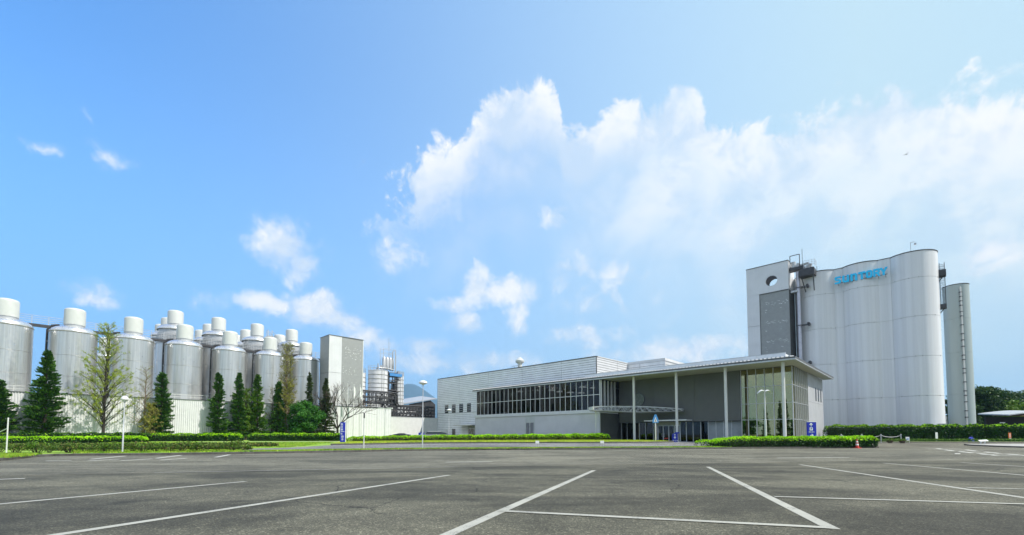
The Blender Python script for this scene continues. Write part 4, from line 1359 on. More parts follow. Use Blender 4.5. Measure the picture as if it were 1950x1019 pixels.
def hand(m):
    for z in (6.95, 7.32):
        m.bar((-0.25, -50, z), (-0.25, 30, z), 0.055)
    y = -50
    while y < 30:
        m.bar((-0.25, y, 6.6), (-0.25, y, 7.34), 0.05)
        y += 2.0


part('handrail', M['white'], hand, PL)

# the fermentation tanks, one built and copied along the grid
def make_tank(label, h, rb, collar):
    t = thing('steel_tank', label, 'tank', (0, 0, 0), ROT, 'steel fermentation tanks on the plant deck')
    top = h - 3.75
    segs = [6.5, 9.3, 12.25, top - (2.3 if collar else 0.0)] if not collar else [6.5, 10.2, 13.8, top - 2.4]
    for a, b in zip(segs, segs[1:]):
        part('tank_course', M['steel'], lambda m: m.lathe([(rb - 0.03, a), (rb, a + 0.02), (rb, b - 0.03), (rb - 0.03, b - 0.01)], 48), t, True)
    if collar:
        part('tank_collar', M['galv'], lambda m: (m.lathe([(rb, top - 2.4), (rb + 0.12, top - 2.38), (rb + 0.12, top - 2.2), (rb - 0.12, top - 2.19), (rb - 0.12, top - 0.01)], 48)), t, True)

        def bars(m):
            for i in range(40):
                w = 2 * math.pi * i / 40
                m.bar(((rb + 0.06) * math.cos(w), (rb + 0.06) * math.sin(w), top - 2.2), ((rb + 0.06) * math.cos(w), (rb + 0.06) * math.sin(w), top - 0.9), 0.05)
            for z in (top - 1.55, top - 0.9):
                m.lathe([(rb + 0.03, z - 0.03), (rb + 0.09, z - 0.03), (rb + 0.09, z + 0.03), (rb + 0.03, z + 0.03)], 40)
        part('collar_rail', M['galv'], bars, t)
    part('tank_band', M['band'], lambda m: m.lathe([(rb - 0.02, top - 0.02), (rb + 0.05, top), (rb + 0.05, top + 0.12), (rb - 0.02, top + 0.14)], 48), t, True)
    part('dome', M['dome'], lambda m: m.lathe([(rb - 0.01, top + 0.12), (rb - 0.04, top + 0.3), (rb - 0.18, top + 0.55), (rb - 0.5, top + 0.78), (rb - 0.95, top + 0.95), (1.2, top + 1.05), (0.0, top + 1.1)], 48), t, R(60))
    part('neck', M['galv'], lambda m: m.lathe([(1.06, top + 1.0), (1.06, top + 1.35)], 32), t, True)
    part('tank_cap', M['capwhite'], lambda m: m.lathe([(1.04, top + 1.3), (1.14, top + 1.32), (1.14, top + 3.35), (1.10, top + 3.5), (0.95, top + 3.62), (0.6, top + 3.72), (0.0, top + 3.75)], 40), t, True)
    # climbing pipe at the near left shoulder
    w = R(-98)
    c, s = math.cos(w), math.sin(w)
    if not collar:
        part('pipe', M['darkpipe'], lambda m: m.tube([(1.5 * c, 1.5 * s, top + 1.15), (2.25 * c, 2.25 * s, top + 1.0), (2.68 * c, 2.68 * s, top + 0.35), (2.72 * c, 2.72 * s, 6.6)], 0.13, 8), t, True)
        part('bracket', M['galv'], lambda m: [m.box(2.5 * c - 0.2, 2.5 * s - 0.2, z, 2.5 * c + 0.1, 2.5 * s + 0.1, z + 0.1) for z in (8.2, 10.2, 12.2, 14.2)], t)
    return t


front = make_tank('', 19.27, 2.5, False)
ft = ['steel front tank cut by the left frame edge beside the first conifer', 'steel front tank between the tall dark conifer and the big yellow green larch', 'steel front tank standing right behind the big yellow green larch',
      'steel front tank rising right of the conifer mixed with a bare larch', 'steel front tank behind the narrow conifer with a diagonal shadow beside it', 'steel front tank behind the two bright green speckled conifers',
      'smallest looking steel front tank, beside the grey box tower']
for i in range(7):
    t = front if i == 0 else copy_tree(front)
    t['label'] = ft[i]
    t.location = S(-76, -61.25 + 6.41 * i, 0)
back = make_tank('', 22.95, 2.5, True)
bt = ['tall rear tank with the highest cap, left end of the second row', 'tall rear tank second in its row, railed collar under its dome', 'tall rear tank third in its row, railed collar showing beside a stair', 'tall rear tank at the right end, steep stair leaning on it']
k = 0
for i in range(4):
    t = back if i == 0 else copy_tree(back)
    t['label'] = bt[i]
    t.location = S(-83, -42.3 + 6.43 * i, 0)
for r_, nm in ((-90, 'third'), (-97, 'fourth')):
    for i in range(4):
        t = copy_tree(back)
        t['label'] = ('%s row tank peeping out left of the %s tall rear tank' % (nm, ['first', 'second', 'third', 'last'][i]))
        t.location = S(r_, -42.3 + 6.43 * i, 0)
t = copy_tree(front)
t['label'] = 'pale low tank half hidden behind the big larch, far back'
t.location = S(-92, -50.6, -1.0)
t.scale = (0.8, 0.8, 1.0)

# catwalk running past the caps
WK = thing('catwalk', 'dark catwalk with a thin railing running past the tank caps', 'walkway', S(-78.2, -40, 16.75), ROT)
part('deck_beam', M['darksteel'], lambda m: m.box(-0.5, -32, -0.32, 0.35, 21.0, 0.0), WK)
for i in range(33):
    if i == 0:
        p0_ = part('rail_post', M['galv'], lambda m: m.bar((0.32, 0, 0.0), (0.32, 0, 1.15), 0.06), WK)
        p0_.location = (0, -32, 0)
    else:
        inst(p0_, WK, (0, -32 + 1.62 * i, 0))
part('rail', M['galv'], lambda m: [m.bar((0.32, -32, z), (0.32, 21, z), 0.05) for z in (0.3, 0.6, 0.88, 1.15)], WK)
for o in WK.children:
    pass
# cross walks to the rear rows, stair
ST = thing('steel_stair', 'steep grey steel stair leaning between the rear tanks', 'stairs', S(-81.5, -26.2, 16.8), ROT)


def stair(m):
    a, b = Vector((-1.2, -1.0, 4.1)), Vector((1.6, 1.4, 0.0))
    for off in (-0.35, 0.35):
        o = Vector((0.3 * off, off, 0))
        m.bar(a + o, b + o, 0.12, 0.25)
        m.bar(a + o + Vector((0, 0, 1)), b + o + Vector((0, 0, 1)), 0.06)
    for i in range(15):
        p = a.lerp(b, i / 14)
        m.box(p.x - 0.12, p.y - 0.35, p.z - 0.02, p.x + 0.12, p.y + 0.35, p.z + 0.02)
        if i % 3 == 0:
            for off in (-0.35, 0.35):
                m.bar(p + Vector((0, off, 0)), p + Vector((0, off, 1)), 0.05)
    for x in (-2.6, -1.9, -1.2):
        m.bar((x, -1.3, 4.1), (x, -1.3, 5.3), 0.05)
        m.bar((x, -0.6, 4.1), (x, -0.6, 5.3), 0.05)
    for z in (4.5, 4.9, 5.3):
        m.bar((-2.6, -1.3, z), (-1.2, -1.3, z), 0.04)
    m.box(-2.7, -1.4, 3.95, -1.1, -0.5, 4.1)


part('flight', M['galv'], stair, ST)

# ------------------------------------------------------------------ box tower on the plant
BX = thing('box_tower', 'tall plain grey box tower with a perforated right half rising behind the wall', 'tower', S(-69.9, -17.4, 0), ROT)
y0, y1 = -3.35, 3.3
for a, b in ((6.7, 13.05), (13.1, 20.1)):
    part('tower_panel', M['towerpanel'], lambda m: m.box(-0.12, y0, a, 0.0, -1.0, b), BX)
    part('tower_panel', M['perf'], lambda m: m.box(-4.1, y0 - 0.1, a, 0.0, y0 - 0.002, b), BX)
pf2 = part('perforated_sheet', M['perf'], lambda m: m.box(-0.1, -0.96, 5.0, -0.02, y1, 20.1), BX)
part('tower_side', M['towerpanel'], lambda m: (m.box(-4.1, y1 + 0.001, 5.0, -0.02, y1 + 0.1, 20.1), m.box(-4.1, y0, 5, -4.0, y1, 20.1)), BX)
part('tower_cap', M['trim'], lambda m: m.box(-4.2, y0 - 0.16, 20.1, 0.06, y1 + 0.15, 20.22), BX)
part('tower_wall', M['offwhite'], lambda m: m.box(-0.25, y0, 0.3, -0.13, y1, 6.7), BX)
part('corner_trim', M['white'], lambda m: (m.box(-0.06, y0 - 0.12, 6.7, 0.03, y0 + 0.02, 20.1), m.box(-0.06, y1 - 0.02, 6.7, 0.03, y1 + 0.12, 20.1)), BX)


def flecks(m):
    g = random.Random(5)
    for z, n in ((18.0, 26), (17.0, 24), (16.2, 16), (14.0, 8), (13.3, 18), (11.5, 4), (9.8, 18), (9.5, 12), (7.6, 5)):
        for i in range(n):
            y = g.uniform(-0.6, 2.9) if z > 14 else g.uniform(-0.8, 2.0)
            if g.random() < 0.75:
                zz = z + g.uniform(-0.35, 0.35)
                m.box(0.0, y, zz, 0.03, y + g.choice([0.08, 0.14, 0.2]), zz + g.choice([0.06, 0.09]))


tb = MB()
flecks(tb)
tag(tb.build('sky_fleck', M['speck'], pf2), kind='stuff')  # painted strips in place of daylight through the sheet

# ------------------------------------------------------------------ process silos and pipe racks between box tower and hall
def process_silo(label, v, u, r, z0, z1, rings):
    t = thing('process_silo', label, 'silo', S(u, v, z0), ROT, 'ringed process silos')
    n = rings
    p = (z1 - z0) / n
    for i in range(n):
        part('shell_ring', M['offwhite'], lambda m: m.lathe([(r, i * p), (r, i * p + p - 0.09), (r + 0.05, i * p + p - 0.08), (r + 0.05, i * p + p)], 32), t, True)
    for i in range(1, n):
        part('ring_band', M['band'], lambda m: m.lathe([(r - 0.01, i * p - 0.10), (r + 0.06, i * p - 0.09), (r + 0.06, i * p + 0.02), (r - 0.01, i * p + 0.03)], 32), t, True)
    part('silo_roof', M['galv'], lambda m: m.lathe([(r + 0.05, z1 - z0), (0.3, z1 - z0 + 0.45), (0, z1 - z0 + 0.5)], 32), t, True)

    def top(m):
        g = random.Random(int(v * 7))
        h = z1 - z0
        for i in range(14):
            w = 2 * math.pi * i / 14
            m.bar((r * math.cos(w), r * math.sin(w), h), (r * math.cos(w), r * math.sin(w), h + 1.0), 0.05)
        for z in (0.5, 1.0):
            m.lathe([(r, h + z - 0.03), (r + 0.04, h + z), (r, h + z + 0.03)], 28)
        for i in range(5):
            a, b = g.uniform(-r, r) * 0.7, g.uniform(-r, r) * 0.7
            m.tube([(a, b, h), (a, b, h + g.uniform(0.5, 1.6))], 0.14, 6)
        m.bar((r + 0.1, 0.3, 0), (r + 0.1, 0.3, h + 1), 0.06)
        m.bar((r + 0.1, -0.2, 0), (r + 0.1, -0.2, h + 1), 0.06)
    part('roof_gear', M['galv'], top, t)
    return t


process_silo('wide ringed process silo right beside the grey box tower', -5.1, -80, 2.15, 7.0, 15.9, 9)
process_silo('ringed process silo half hidden by the grey box tower', -9.2, -82, 1.9, 7.0, 15.2, 8)
process_silo('slimmer tall ringed process silo, nearest the silver hall', 0.35, -80, 1.15, 5.2, 15.2, 11)
PT = thing('process_tower', 'dark pipe crammed process tower topped by small steel vessels and a mast', 'tower', S(-80, -1.9, 6), ROT)


def frame(m):
    for x in (-1.0, 1.0):
        for y in (-1.15, 1.15):
            m.bar((x, y, 0), (x, y, 10.0), 0.16)
    for z in (1.5, 3.5, 5.5, 7.5, 9.6):
        m.box(-1.1, -1.25, z, 1.1, 1.25, z + 0.12)
    g = random.Random(9)
    for i in range(16):
        x, y = g.uniform(-0.9, 0.9), g.uniform(-1.1, 1.1)
        m.tube([(x, y, g.uniform(0, 3)), (x, y, g.uniform(5, 9.4))], g.uniform(0.08, 0.2), 6)
    for i in range(8):
        z = g.uniform(1, 9)
        m.tube([(1.0, -1.1, z), (1.0, 1.2, z)], 0.1, 6)
    m.tube([(1.0, 1.0, 5.4), (1.0, 2.0, 5.5), (1.0, 2.3, 6.4), (1.0, 2.2, 8.0), (1.0, 1.2, 8.4)], 0.14, 8)


part('tower_frame', M['darksteel'], frame, PT)
part('top_deck', M['skyblue'], lambda m: m.box(-1.3, -0.9, 8.9, 1.35, 2.3, 9.55), PT)


def vessels(m):
    for y, r in ((-1.9, 0.42), (-1.05, 0.42), (-0.25, 0.38), (0.35, 0.3)):
        m.lathe([(0.05, 10.2), (r, 10.5), (r, 12.9), (r * 0.6, 13.3), (0.05, 13.45)], 16, 0.3, y)
    m.tube([(0.9, -4.2, 9.9), (0.9, -3.9, 10.6), (0.9, -2.2, 10.65), (0.9, 0.4, 10.4)], 0.12, 8)


part('vessel', M['galv'], vessels, PT, True)


def pf_(m):
    for y in (-2.4, 0.7):
        for x in (-0.5, 0.9):
            m.bar((x, y, 9.6), (x, y, 15.2), 0.07)
    for z in (14.2, 15.2):
        m.bar((0.9, -2.4, z), (0.9, 0.7, z), 0.06)
        m.bar((-0.5, -2.4, z), (-0.5, 0.7, z), 0.06)
    m.tube([(0.6, 0.2, 13), (0.6, 0.2, 14.6), (0.6, 0.5, 15.1), (0.6, 0.9, 15.1), (0.6, 1.0, 14.0), (0.6, 1.0, 9.6)], 0.1, 8)
    m.bar((0.3, -0.7, 13), (0.3, -0.7, 18.0), 0.06)
    m.bar((0.3, -0.4, 13), (0.3, -0.4, 17.0), 0.04)


part('top_frame', M['galv'], pf_, PT)


def rack(label, v0, v1, z0, z1, u, seed, cell):
    t = thing('pipe_rack', label, 'pipe rack', S(u, v0, z0), ROT)
    L, H = v1 - v0, z1 - z0
    g = random.Random(seed)

    def fr(m):
        n = max(2, int(L / cell))
        for i in range(n + 1):
            y = L * i / n
            for x in (0.0, -2.2):
                m.bar((x, y, 0), (x, y, H), 0.14)
        for z in [H * j / 3 for j in range(4)]:
            for x in (0.0, -2.2):
                m.bar((x, 0, z), (x, L, z), 0.16)
        for i in range(n):
            if i % 2:
                m.bar((0, L * i / n, 0), (0, L * (i + 1) / n, H), 0.06)
    part('rack_frame', M['darksteel'], fr, t)

    def pp(m):
        for z in (0.12, H * 0.36, H * 0.68, H + 0.12):
            for k in range(3):
                r = g.uniform(0.07, 0.15)
                m.tube([(-0.3 - 0.6 * k, 0, z + r), (-0.3 - 0.6 * k, L, z + r)], r, 8)
        for i in range(int(L * 2.6)):
            y = g.uniform(0.2, L - 0.2)
            a = g.uniform(0, H * 0.5)
            m.tube([(-g.uniform(0.1, 1.5), y, a), (-0.3, y + g.uniform(-0.3, 0.3), a + g.uniform(0.6, H * 0.5))], g.uniform(0.05, 0.12), 6)
    part('pipe_run', M['darkpipe'], pp, t, True)

    def pl(m):
        for k, z in ((0, H * 0.2), (1, H * 0.55)):
            a = g.uniform(0, L * 0.3)
            m.tube([(-1.0, a, z), (-1.0, a + L * g.uniform(0.4, 0.65), z)], 0.06, 8)
        for i in range(int(L * 0.8)):
            y = g.uniform(0.1, L - 0.6)
            z = g.uniform(0.2, H - 0.3)
            m.box(-0.15, y, z, 0.02, y + g.uniform(0.1, 0.5), z + g.uniform(0.08, 0.35))
    part('pale_pipe', M['galv'], pl, t, True)
    return t


rack('tall dark pipe rack beside the box tower, on the white wall', -13.9, -6.2, 6.75, 10.0, -70.6, 3, 0.8)
rack('low dark pipe rack reaching from the process silos to the hall', -7.4, 3.9, 5.1, 7.35, -70.6, 6, 0.8)
EB = thing('elbow_pipes', 'pair of dark pipes bending down from the tall rack to the low one', 'pipes', S(-70.4, -6.3, 7.2), ROT)
part('pipe', M['darkpipe'], lambda m: (m.tube([(0, -0.8, 2.9), (0, 0.1, 2.9), (0, 0.45, 2.6), (0, 0.5, 0.8), (0, 0.9, 0.3), (0, 1.6, 0.25)], 0.13, 8), m.tube([(0, -1.3, 2.6), (0, -0.5, 2.6), (0, -0.1, 2.2), (0, 0.0, 0.7), (0, 0.4, 0.2), (0, 1.6, 0.12)], 0.11, 8)), EB, True)
# low shed roof between the racks and the hall
LS = thing('low_shed', 'low shed with a pale sloping roof and dark open gable behind the rack', 'shed', S(-82, 2, 0), ROT)
part('shed_roof', M['galv'], lambda m: m.add([(2, -2.5, 8.4), (2, 9.5, 10.6), (-5, 9.5, 11.6), (-5, -2.5, 9.2), (2, -2.5, 8.2), (2, 9.5, 10.4), (-5, 9.5, 11.4), (-5, -2.5, 9.0)], [(0, 1, 2, 3), (7, 6, 5, 4), (0, 4, 5, 1), (1, 5, 6, 2), (2, 6, 7, 3), (3, 7, 4, 0)]), LS)
part('shed_wall', M['darksteel'], lambda m: m.add([(1.6, 1.5, 5), (1.6, 9.3, 5), (1.6, 9.3, 9.0), (1.6, 7.8, 10.0), (1.6, 1.5, 8.7)], [(0, 1, 2, 3, 4)]), LS)
part('shed_wall', M['offwhite'], lambda m: m.box(-4.5, -2.2, 4, 1.4, 9.2, 8.1), LS)

# ------------------------------------------------------------------ trees
G = np.random.default_rng(77)


def trunk_mesh(name, mat, parent, h, r, n=8, wob=0.02, seed=0, z0=-0.15):
    g = random.Random(seed)
    pts = []
    for i in range(9):
        f = i / 8
        pts.append((g.uniform(-1, 1) * wob * h * 0.3 * f, g.uniform(-1, 1) * wob * h * 0.3 * f, z0 + (h - z0) * f))
    m = MB()
    m.tube(pts, r, n, r * 0.12)
    return m, pts


def conifer(label, loc, h, w, seed, mat='conifer', top=0.30, sprays=13000, low=0.06, mix=None, group='conifers along the plant wall'):
    """narrow cypress-like conifer: upswept branch sprays in irregular whorls round a dark trunk"""
    g = np.random.default_rng(seed)
    t = thing('conifer_tree', label, 'tree', loc, 0.0, group)
    m, _ = trunk_mesh('trunk', M['bark'], t, h * 0.96, 0.02 * h + 0.02, seed=seed)
    P, D = [], []
    nb = int(40 * h)
    ph = g.uniform(0, 6.28, 6)
    gaps = [(g.uniform(0.10, 0.85), g.uniform(0, 6.28), g.uniform(0.03, 0.07)) for _ in range(9)]
    for b in range(nb):
        f = low + (0.985 - low) * (b + g.uniform(0, 1)) / nb
        prof = (0.55 + 0.45 * min(1.0, f / 0.10)) * (1.0 if f < 0.12 else ((1 - f) / 0.88) ** 0.78 * (1 - top) + top * ((1 - f) / 0.88) ** 0.28)
        a = g.uniform(0, 2 * math.pi)
        # uneven silhouette: lobes round the stem, tiers, a few missing boughs
        lob = 1 + 0.13 * math.sin(2 * a + ph[0] + 5 * f) + 0.10 * math.sin(f * 29 + ph[1] + a) + 0.08 * math.sin(f * 61 + ph[2] - 2 * a)
        thin = 1.0
        for gf, ga, gw in gaps:
            if abs(f - gf) < gw and abs((a - ga + math.pi) % (2 * math.pi) - math.pi) < 0.75:
                thin = 0.55
        L = (0.77 if w > 2.5 else 0.69) * w * prof * g.uniform(0.78, 1.12) * lob * thin
        up = g.uniform(0.05, 0.50) * (1 if f > 0.15 else 0.2)
        z = f * h
        k = max(5, int(sprays / nb * (0.40 + L / w)))
        s = g.uniform(0.05, 1.0, k) ** 0.55
        side = g.normal(0, 0.10, k) * (0.4 + s) * min(1.0, L)
        x = np.cos(a) * s * L - np.sin(a) * side
        y = np.sin(a) * s * L + np.cos(a) * side
        zz = z + s * L * up - 0.10 * L * s * s + g.normal(0, 0.045, k)
        P.append(np.stack([x, y, zz], 1))
        D.append(np.stack([np.cos(a + side * 2), np.sin(a + side * 2), np.full(k, 0.35 + up)], 1))
        if b % 9 == 0:
            m.tube([(0, 0, z - 0.05), (math.cos(a) * L * 0.45, math.sin(a) * L * 0.45, z + 0.45 * L * up), (math.cos(a) * L * 0.85, math.sin(a) * L * 0.85, z + 0.8 * L * up - 0.05)], 0.028, 3, 0.008, False)
    m.build('trunk', M['bark'], t, True)
    P, D = np.concatenate(P), np.concatenate(D)
    size = 0.14 + 0.05 * (1 - P[:, 2] / h)
    idx = None
    mats = M[mat]
    if mix:
        mats = [M[mat], M[mix]]
        pr = 0.35 + 0.65 * (np.sin(P[:, 2] * 1.1 + P[:, 0] * 1.7) > 0.25)
        idx = (g.uniform(size=len(P)) < pr * 0.6).astype(int)
    leaf_mesh('crown', P, size, mats, t, idx, 0.36, seed, D)
    return t


def larch(label, loc, h, w, seed, leaf='spring', n=5200, dens=1.0, base=0.12, cat='tree', up=0.75, topw=0.15, leafsize=0.075):
    """deciduous conifer coming into leaf: straight trunk, many rising branches, thin haze of leaves"""
    g = np.random.default_rng(seed)
    t = thing('larch_tree', label, cat, loc)
    m, _ = trunk_mesh('trunk', M['bark'], t, h, 0.0115 * h, seed=seed)
    P = []
    nb = int(7.5 * h * dens)
    for b in range(nb):
        f = base + (0.97 - base) * ((b + g.uniform(0, 1)) / nb)
        prof = (1.0 - max(0.0, f - 0.22)) ** 1.3 * min(1.0, 0.75 + f * 1.2)
        L = w * (topw + (1 - topw) * prof) * g.uniform(0.75, 1.1)
        a = g.uniform(0, 2 * math.pi)
        u = up * g.uniform(0.75, 1.25)
        z = f * h
        pts = []
        for i in range(6):
            s = i / 5
            pts.append(Vector((math.cos(a + 0.15 * s * g.normal()) * L * s, math.sin(a + 0.15 * s * g.normal()) * L * s, z + L * u * s * (1 - 0.25 * s))))
        m.tube(pts, 0.012 + 0.02 * L / w * (1 - f) + 0.012, 4, 0.006, False)
        for q in range(7):
            s = g.uniform(0.25, 1.0)
            i = min(4, int(s * 5))
            p = pts[i].lerp(pts[i + 1], s * 5 - i)
            e = p + Vector((g.normal() * 0.3, g.normal() * 0.3, g.uniform(0.0, 0.5))) * (0.35 + 0.4 * L / w)
            m.tube([p, e], 0.009, 3, 0.004, False)
            kk = max(1, int(n / nb / 7 * (1.35 if f < 0.55 else 0.55)))
            ss = g.uniform(0.1, 1.1, kk)[:, None]
            pp = np.array(p)[None, :] * (1 - ss) + np.array(e)[None, :] * ss + g.normal(0, 0.07, (kk, 3))
            P.append(pp)
    m.build('trunk', M['bark'] if leaf == 'spring' else M['barkpale'], t, True)
    P = np.concatenate(P)
    leaf_mesh('crown', P, leafsize, M[leaf], t, None, 0.55, seed)
    return t


def broadleaf(label, loc, h, w, seed, leaf='broad', n=14000, base=0.08, size=0.13, group=None, trunk_r=0.12, squash=0.5, name='broadleaf_tree', clumps=70):
    """rounded crown made of leaf clumps on forking limbs"""
    g = np.random.default_rng(seed)
    t = thing(name, label, 'tree', loc, 0.0, group)
    m, _ = trunk_mesh('trunk', M['bark'], t, h * 0.6, trunk_r, seed=seed)
    cz = h * (base + 1) / 2
    hz = h * (1 - base) / 2
    P = []
    for c in range(clumps):
        d = g.normal(size=3)
        d /= np.linalg.norm(d)
        rr = g.uniform(0.45, 0.95)
        lump = 1 + 0.18 * math.sin(3 * math.atan2(d[1], d[0]) + seed) + 0.12 * math.sin(5 * d[2] + seed)
        c0 = np.array([d[0] * w * rr * lump, d[1] * w * rr * lump, cz + d[2] * hz * rr])
        if d[2] < 0:
            c0[:2] *= 0.9
        m.tube([(0, 0, h * (base + 0.10) * g.uniform(0.6, 1.6)), (c0[0] * 0.5, c0[1] * 0.5, c0[2] * 0.55 + h * 0.1), tuple(c0)], 0.035 * h / 6, 4, 0.01, False)
        k = int(n / clumps)
        q = g.normal(size=(k, 3))
        q /= np.linalg.norm(q, axis=1)[:, None]
        q *= (g.uniform(0, 1, k) ** 0.45)[:, None] * np.array([w, w, w * 0.75]) * g.uniform(0.2, 0.34)
        P.append(c0 + q)
    m.build('trunk', M['bark'], t, True)
    P = np.concatenate(P)
    P = P[P[:, 2] > h * base * 0.5]
    leaf_mesh('crown', P, size, M[leaf], t, None, 0.6, seed)
    return t


TO_WALL = Vector((-0.72, 0.69, 0)) * 0.9


def near_wall(x, y):
    return (x + TO_WALL.x, y + TO_WALL.y, gz(x, y) + 0.1)


def at(x, y, dz=0.1):
    return (x, y, gz(x, y) + dz)


larch('big larch in yellow green spring leaf with a tall bare tip', near_wall(-53.9, 58.3), 15.7, 4.0, 3, 'spring', 26000, 1.25, 0.09, up=1.3, topw=0.06, leafsize=0.05)
larch('thin nearly bare larch between the big larch and a mixed conifer', near_wall(-50.9, 61.2), 10.4, 2.2, 5, 'budding', 1800, 0.75, 0.12, up=1.1, leafsize=0.055)
larch('slender tall larch in olive bud behind the second last conifers', near_wall(-38.0, 74.7), 16.5, 1.9, 7, 'budding', 15000, 1.7, 0.22, up=1.3, topw=0.45, leafsize=0.07)
larch('small bare larch twigs left of the short dark conifer', near_wall(-40.2, 74.4), 9.0, 1.5, 9, 'budding', 900, 0.7, 0.25, up=0.9)
for lab, x, y, h, w, kw in [
    ('dark conifer cut off by the left frame edge', -60.6, 51.9, 7.6, 2.6, {}),
    ('broad tall dark conifer left of the big larch', -57.7, 54.4, 11.6, 2.55, {'sprays': 19000}),
    ('conifer with a bare larch and yellowing sprays at its foot', -49.7, 62.6, 9.9, 2.35, {'top': 0.5, 'mix': None}),
    ('narrow flat topped conifer beside a diagonal wall shadow', -44.9, 67.6, 10.6, 2.1, {'top': 0.55}),
    ('slim conifer just left of a light green speckled pair', -43.0, 69.6, 10.9, 1.95, {'top': 0.45}),
    ('conifer speckled with bright green new sprays', -41.1, 71.5, 10.9, 2.3, {'mix': 'lightbroad', 'top': 0.35}),
    ('short dark conifer left of the tall olive larch', -38.9, 73.9, 10.0, 2.05, {'top': 0.5}),
    ('thin spire conifer rising behind the round green tree', -35.6, 78.0, 12.2, 2.0, {'mat': 'conifer2', 'sprays': 8000, 'top': 0.2}),
    ('bronzed conifer standing between the round tree and the bare tree', -33.3, 79.6, 11.3, 2.3, {'mat': 'conifer2', 'sprays': 10500, 'top': 0.28}),
]:
    conifer(lab, near_wall(x, y), h, w, int(abs(x * 10)), **kw)
larch('light green young larch between two slim conifers', near_wall(-42.3, 70.6), 8.4, 1.4, 21, 'lightbroad', 7000, 1.4, 0.10, leafsize=0.10)
larch('yellowing bushy sapling at the foot of the mixed conifer', near_wall(-50.0, 61.2), 5.2, 1.6, 22, 'budding', 3800, 1.5, 0.08, leafsize=0.10)
broadleaf('round bushy bright green tree in front of the last conifers', near_wall(-35.3, 75.2), 6.9, 2.75, 31, 'broad', 15000, 0.05, 0.13)

# bare cherry with reddish buds
def bare_tree(label, loc, h, w, seed):
    g = random.Random(seed)
    t = thing('bare_tree', label, 'tree', loc)
    m = MB()
    tips = []

    def grow(p, d, L, r, lev):
        q = p + d * L
        mid = p.lerp(q, 0.5) + Vector((g.uniform(-1, 1), g.uniform(-1, 1), g.uniform(-.3, .6))) * L * 0.07
        m.tube([p, mid, q], r, 6 if lev < 2 else 4, r * 0.66, False)
        if lev >= 5:
            tips.append((mid, q))
            return
        if lev >= 3:
            tips.append((mid, q))
        for k in range(3 if lev < 4 else 2):
            e = (d + Vector((g.uniform(-1, 1), g.uniform(-1, 1), g.uniform(-0.35, 0.6))) * 0.72).normalized()
            grow(q if k else mid.lerp(q, 0.7), e, L * g.uniform(0.62, 0.85), r * 0.62, lev + 1)
    base = Vector((0, 0, -0.1))
    top = Vector((0, 0, 2.4))
    m.tube([base, Vector((0.05, 0, 1.2)), top], 0.24, 8, 0.17, False)
    for a, e, L in ((200, 62, 2.6), (330, 35, 3.4), (20, 58, 2.6), (110, 60, 2.3), (270, 72, 2.8), (165, 45, 2.3)):
        d = Vector((math.cos(R(a)) * math.cos(R(e)), math.sin(R(a)) * math.cos(R(e)), math.sin(R(e))))
        grow(top - Vector((0, 0, g.uniform(0, 0.7))), d, L, 0.11, 1)
    m.build('trunk', M['bark'], t, True)
    P = []
    for a, b in tips:
        for _ in range(4):
            P.append(tuple(a.lerp(b, g.random()) + Vector((g.uniform(-1, 1), g.uniform(-1, 1), g.uniform(-1, 1))) * 0.08))
    leaf_mesh('buds', P, 0.04, M['pink'], t, None, 0.6, seed)
    return t


bare_tree('spreading bare tree with reddish buds behind the blue totem', near_wall(-31.4, 80.4), 9, 4, 6)

# woodland behind the shelter at the far right
for i, (x, y, h, w, lf, lab) in enumerate([(101, 96, 12.6, 4.2, 'wood', 'tall loose dark tree next to the slim silo'), (113, 104, 12.4, 6.0, 'wood', 'dark rounded tree behind the shelter roof, mid of the grove'), (124, 106, 12.6, 6.0, 'wood', 'dark tree cut by the right frame edge'),
                                           (107, 94, 8.0, 4.2, 'lightbroad', 'lighter sunlit green tree in front of the dark grove'), (119, 97, 8.6, 4.6, 'wood', 'low dark tree over the shelter canopy'), (93.5, 92, 8.6, 3.0, 'wood', 'dark tree seen between the big silos and the slim silo'), (132, 108, 12, 6, 'wood', 'dark tree beyond the right frame edge')]):
    broadleaf(lab, at(x, y), h, w, 50 + i, lf, 16000 if i < 3 else 9000, 0.02, 0.22, 'trees behind the shelter', 0.3, name='grove_tree', clumps=95)
# conifers behind the viewer's left shoulder; the lobby glass mirrors them
for i, (x, y, h) in enumerate([(-36, 8, 10.5), (-41, 3, 11.5), (-33, 14, 9.0)]):
    conifer(['dark conifer at the lot edge mirrored in the lobby glass, middle one', 'tallest dark conifer mirrored in the lobby glass', 'smallest dark conifer mirrored in the lobby glass'][i], at(x, y), h, 1.6, 90 + i, sprays=5000, group='conifers mirrored in the lobby glass')

for i, (x, y, h, w) in enumerate([(-52, -8, 5.5, 3.4), (-60, 3, 6.5, 4.0), (-46, -17, 5.0, 3.2), (-66, -22, 7.0, 4.5), (-57, -15, 5.0, 3.5)]):
    broadleaf(['round tree far behind the viewer seen only in the lobby glass, %s one' % q for q in ('near', 'left', 'low', 'largest', 'middle')][i], at(x, y), h, w, 120 + i, 'broad', 3500, 0.02, 0.26, 'trees behind the viewer', 0.25, name='grove_tree', clumps=40)

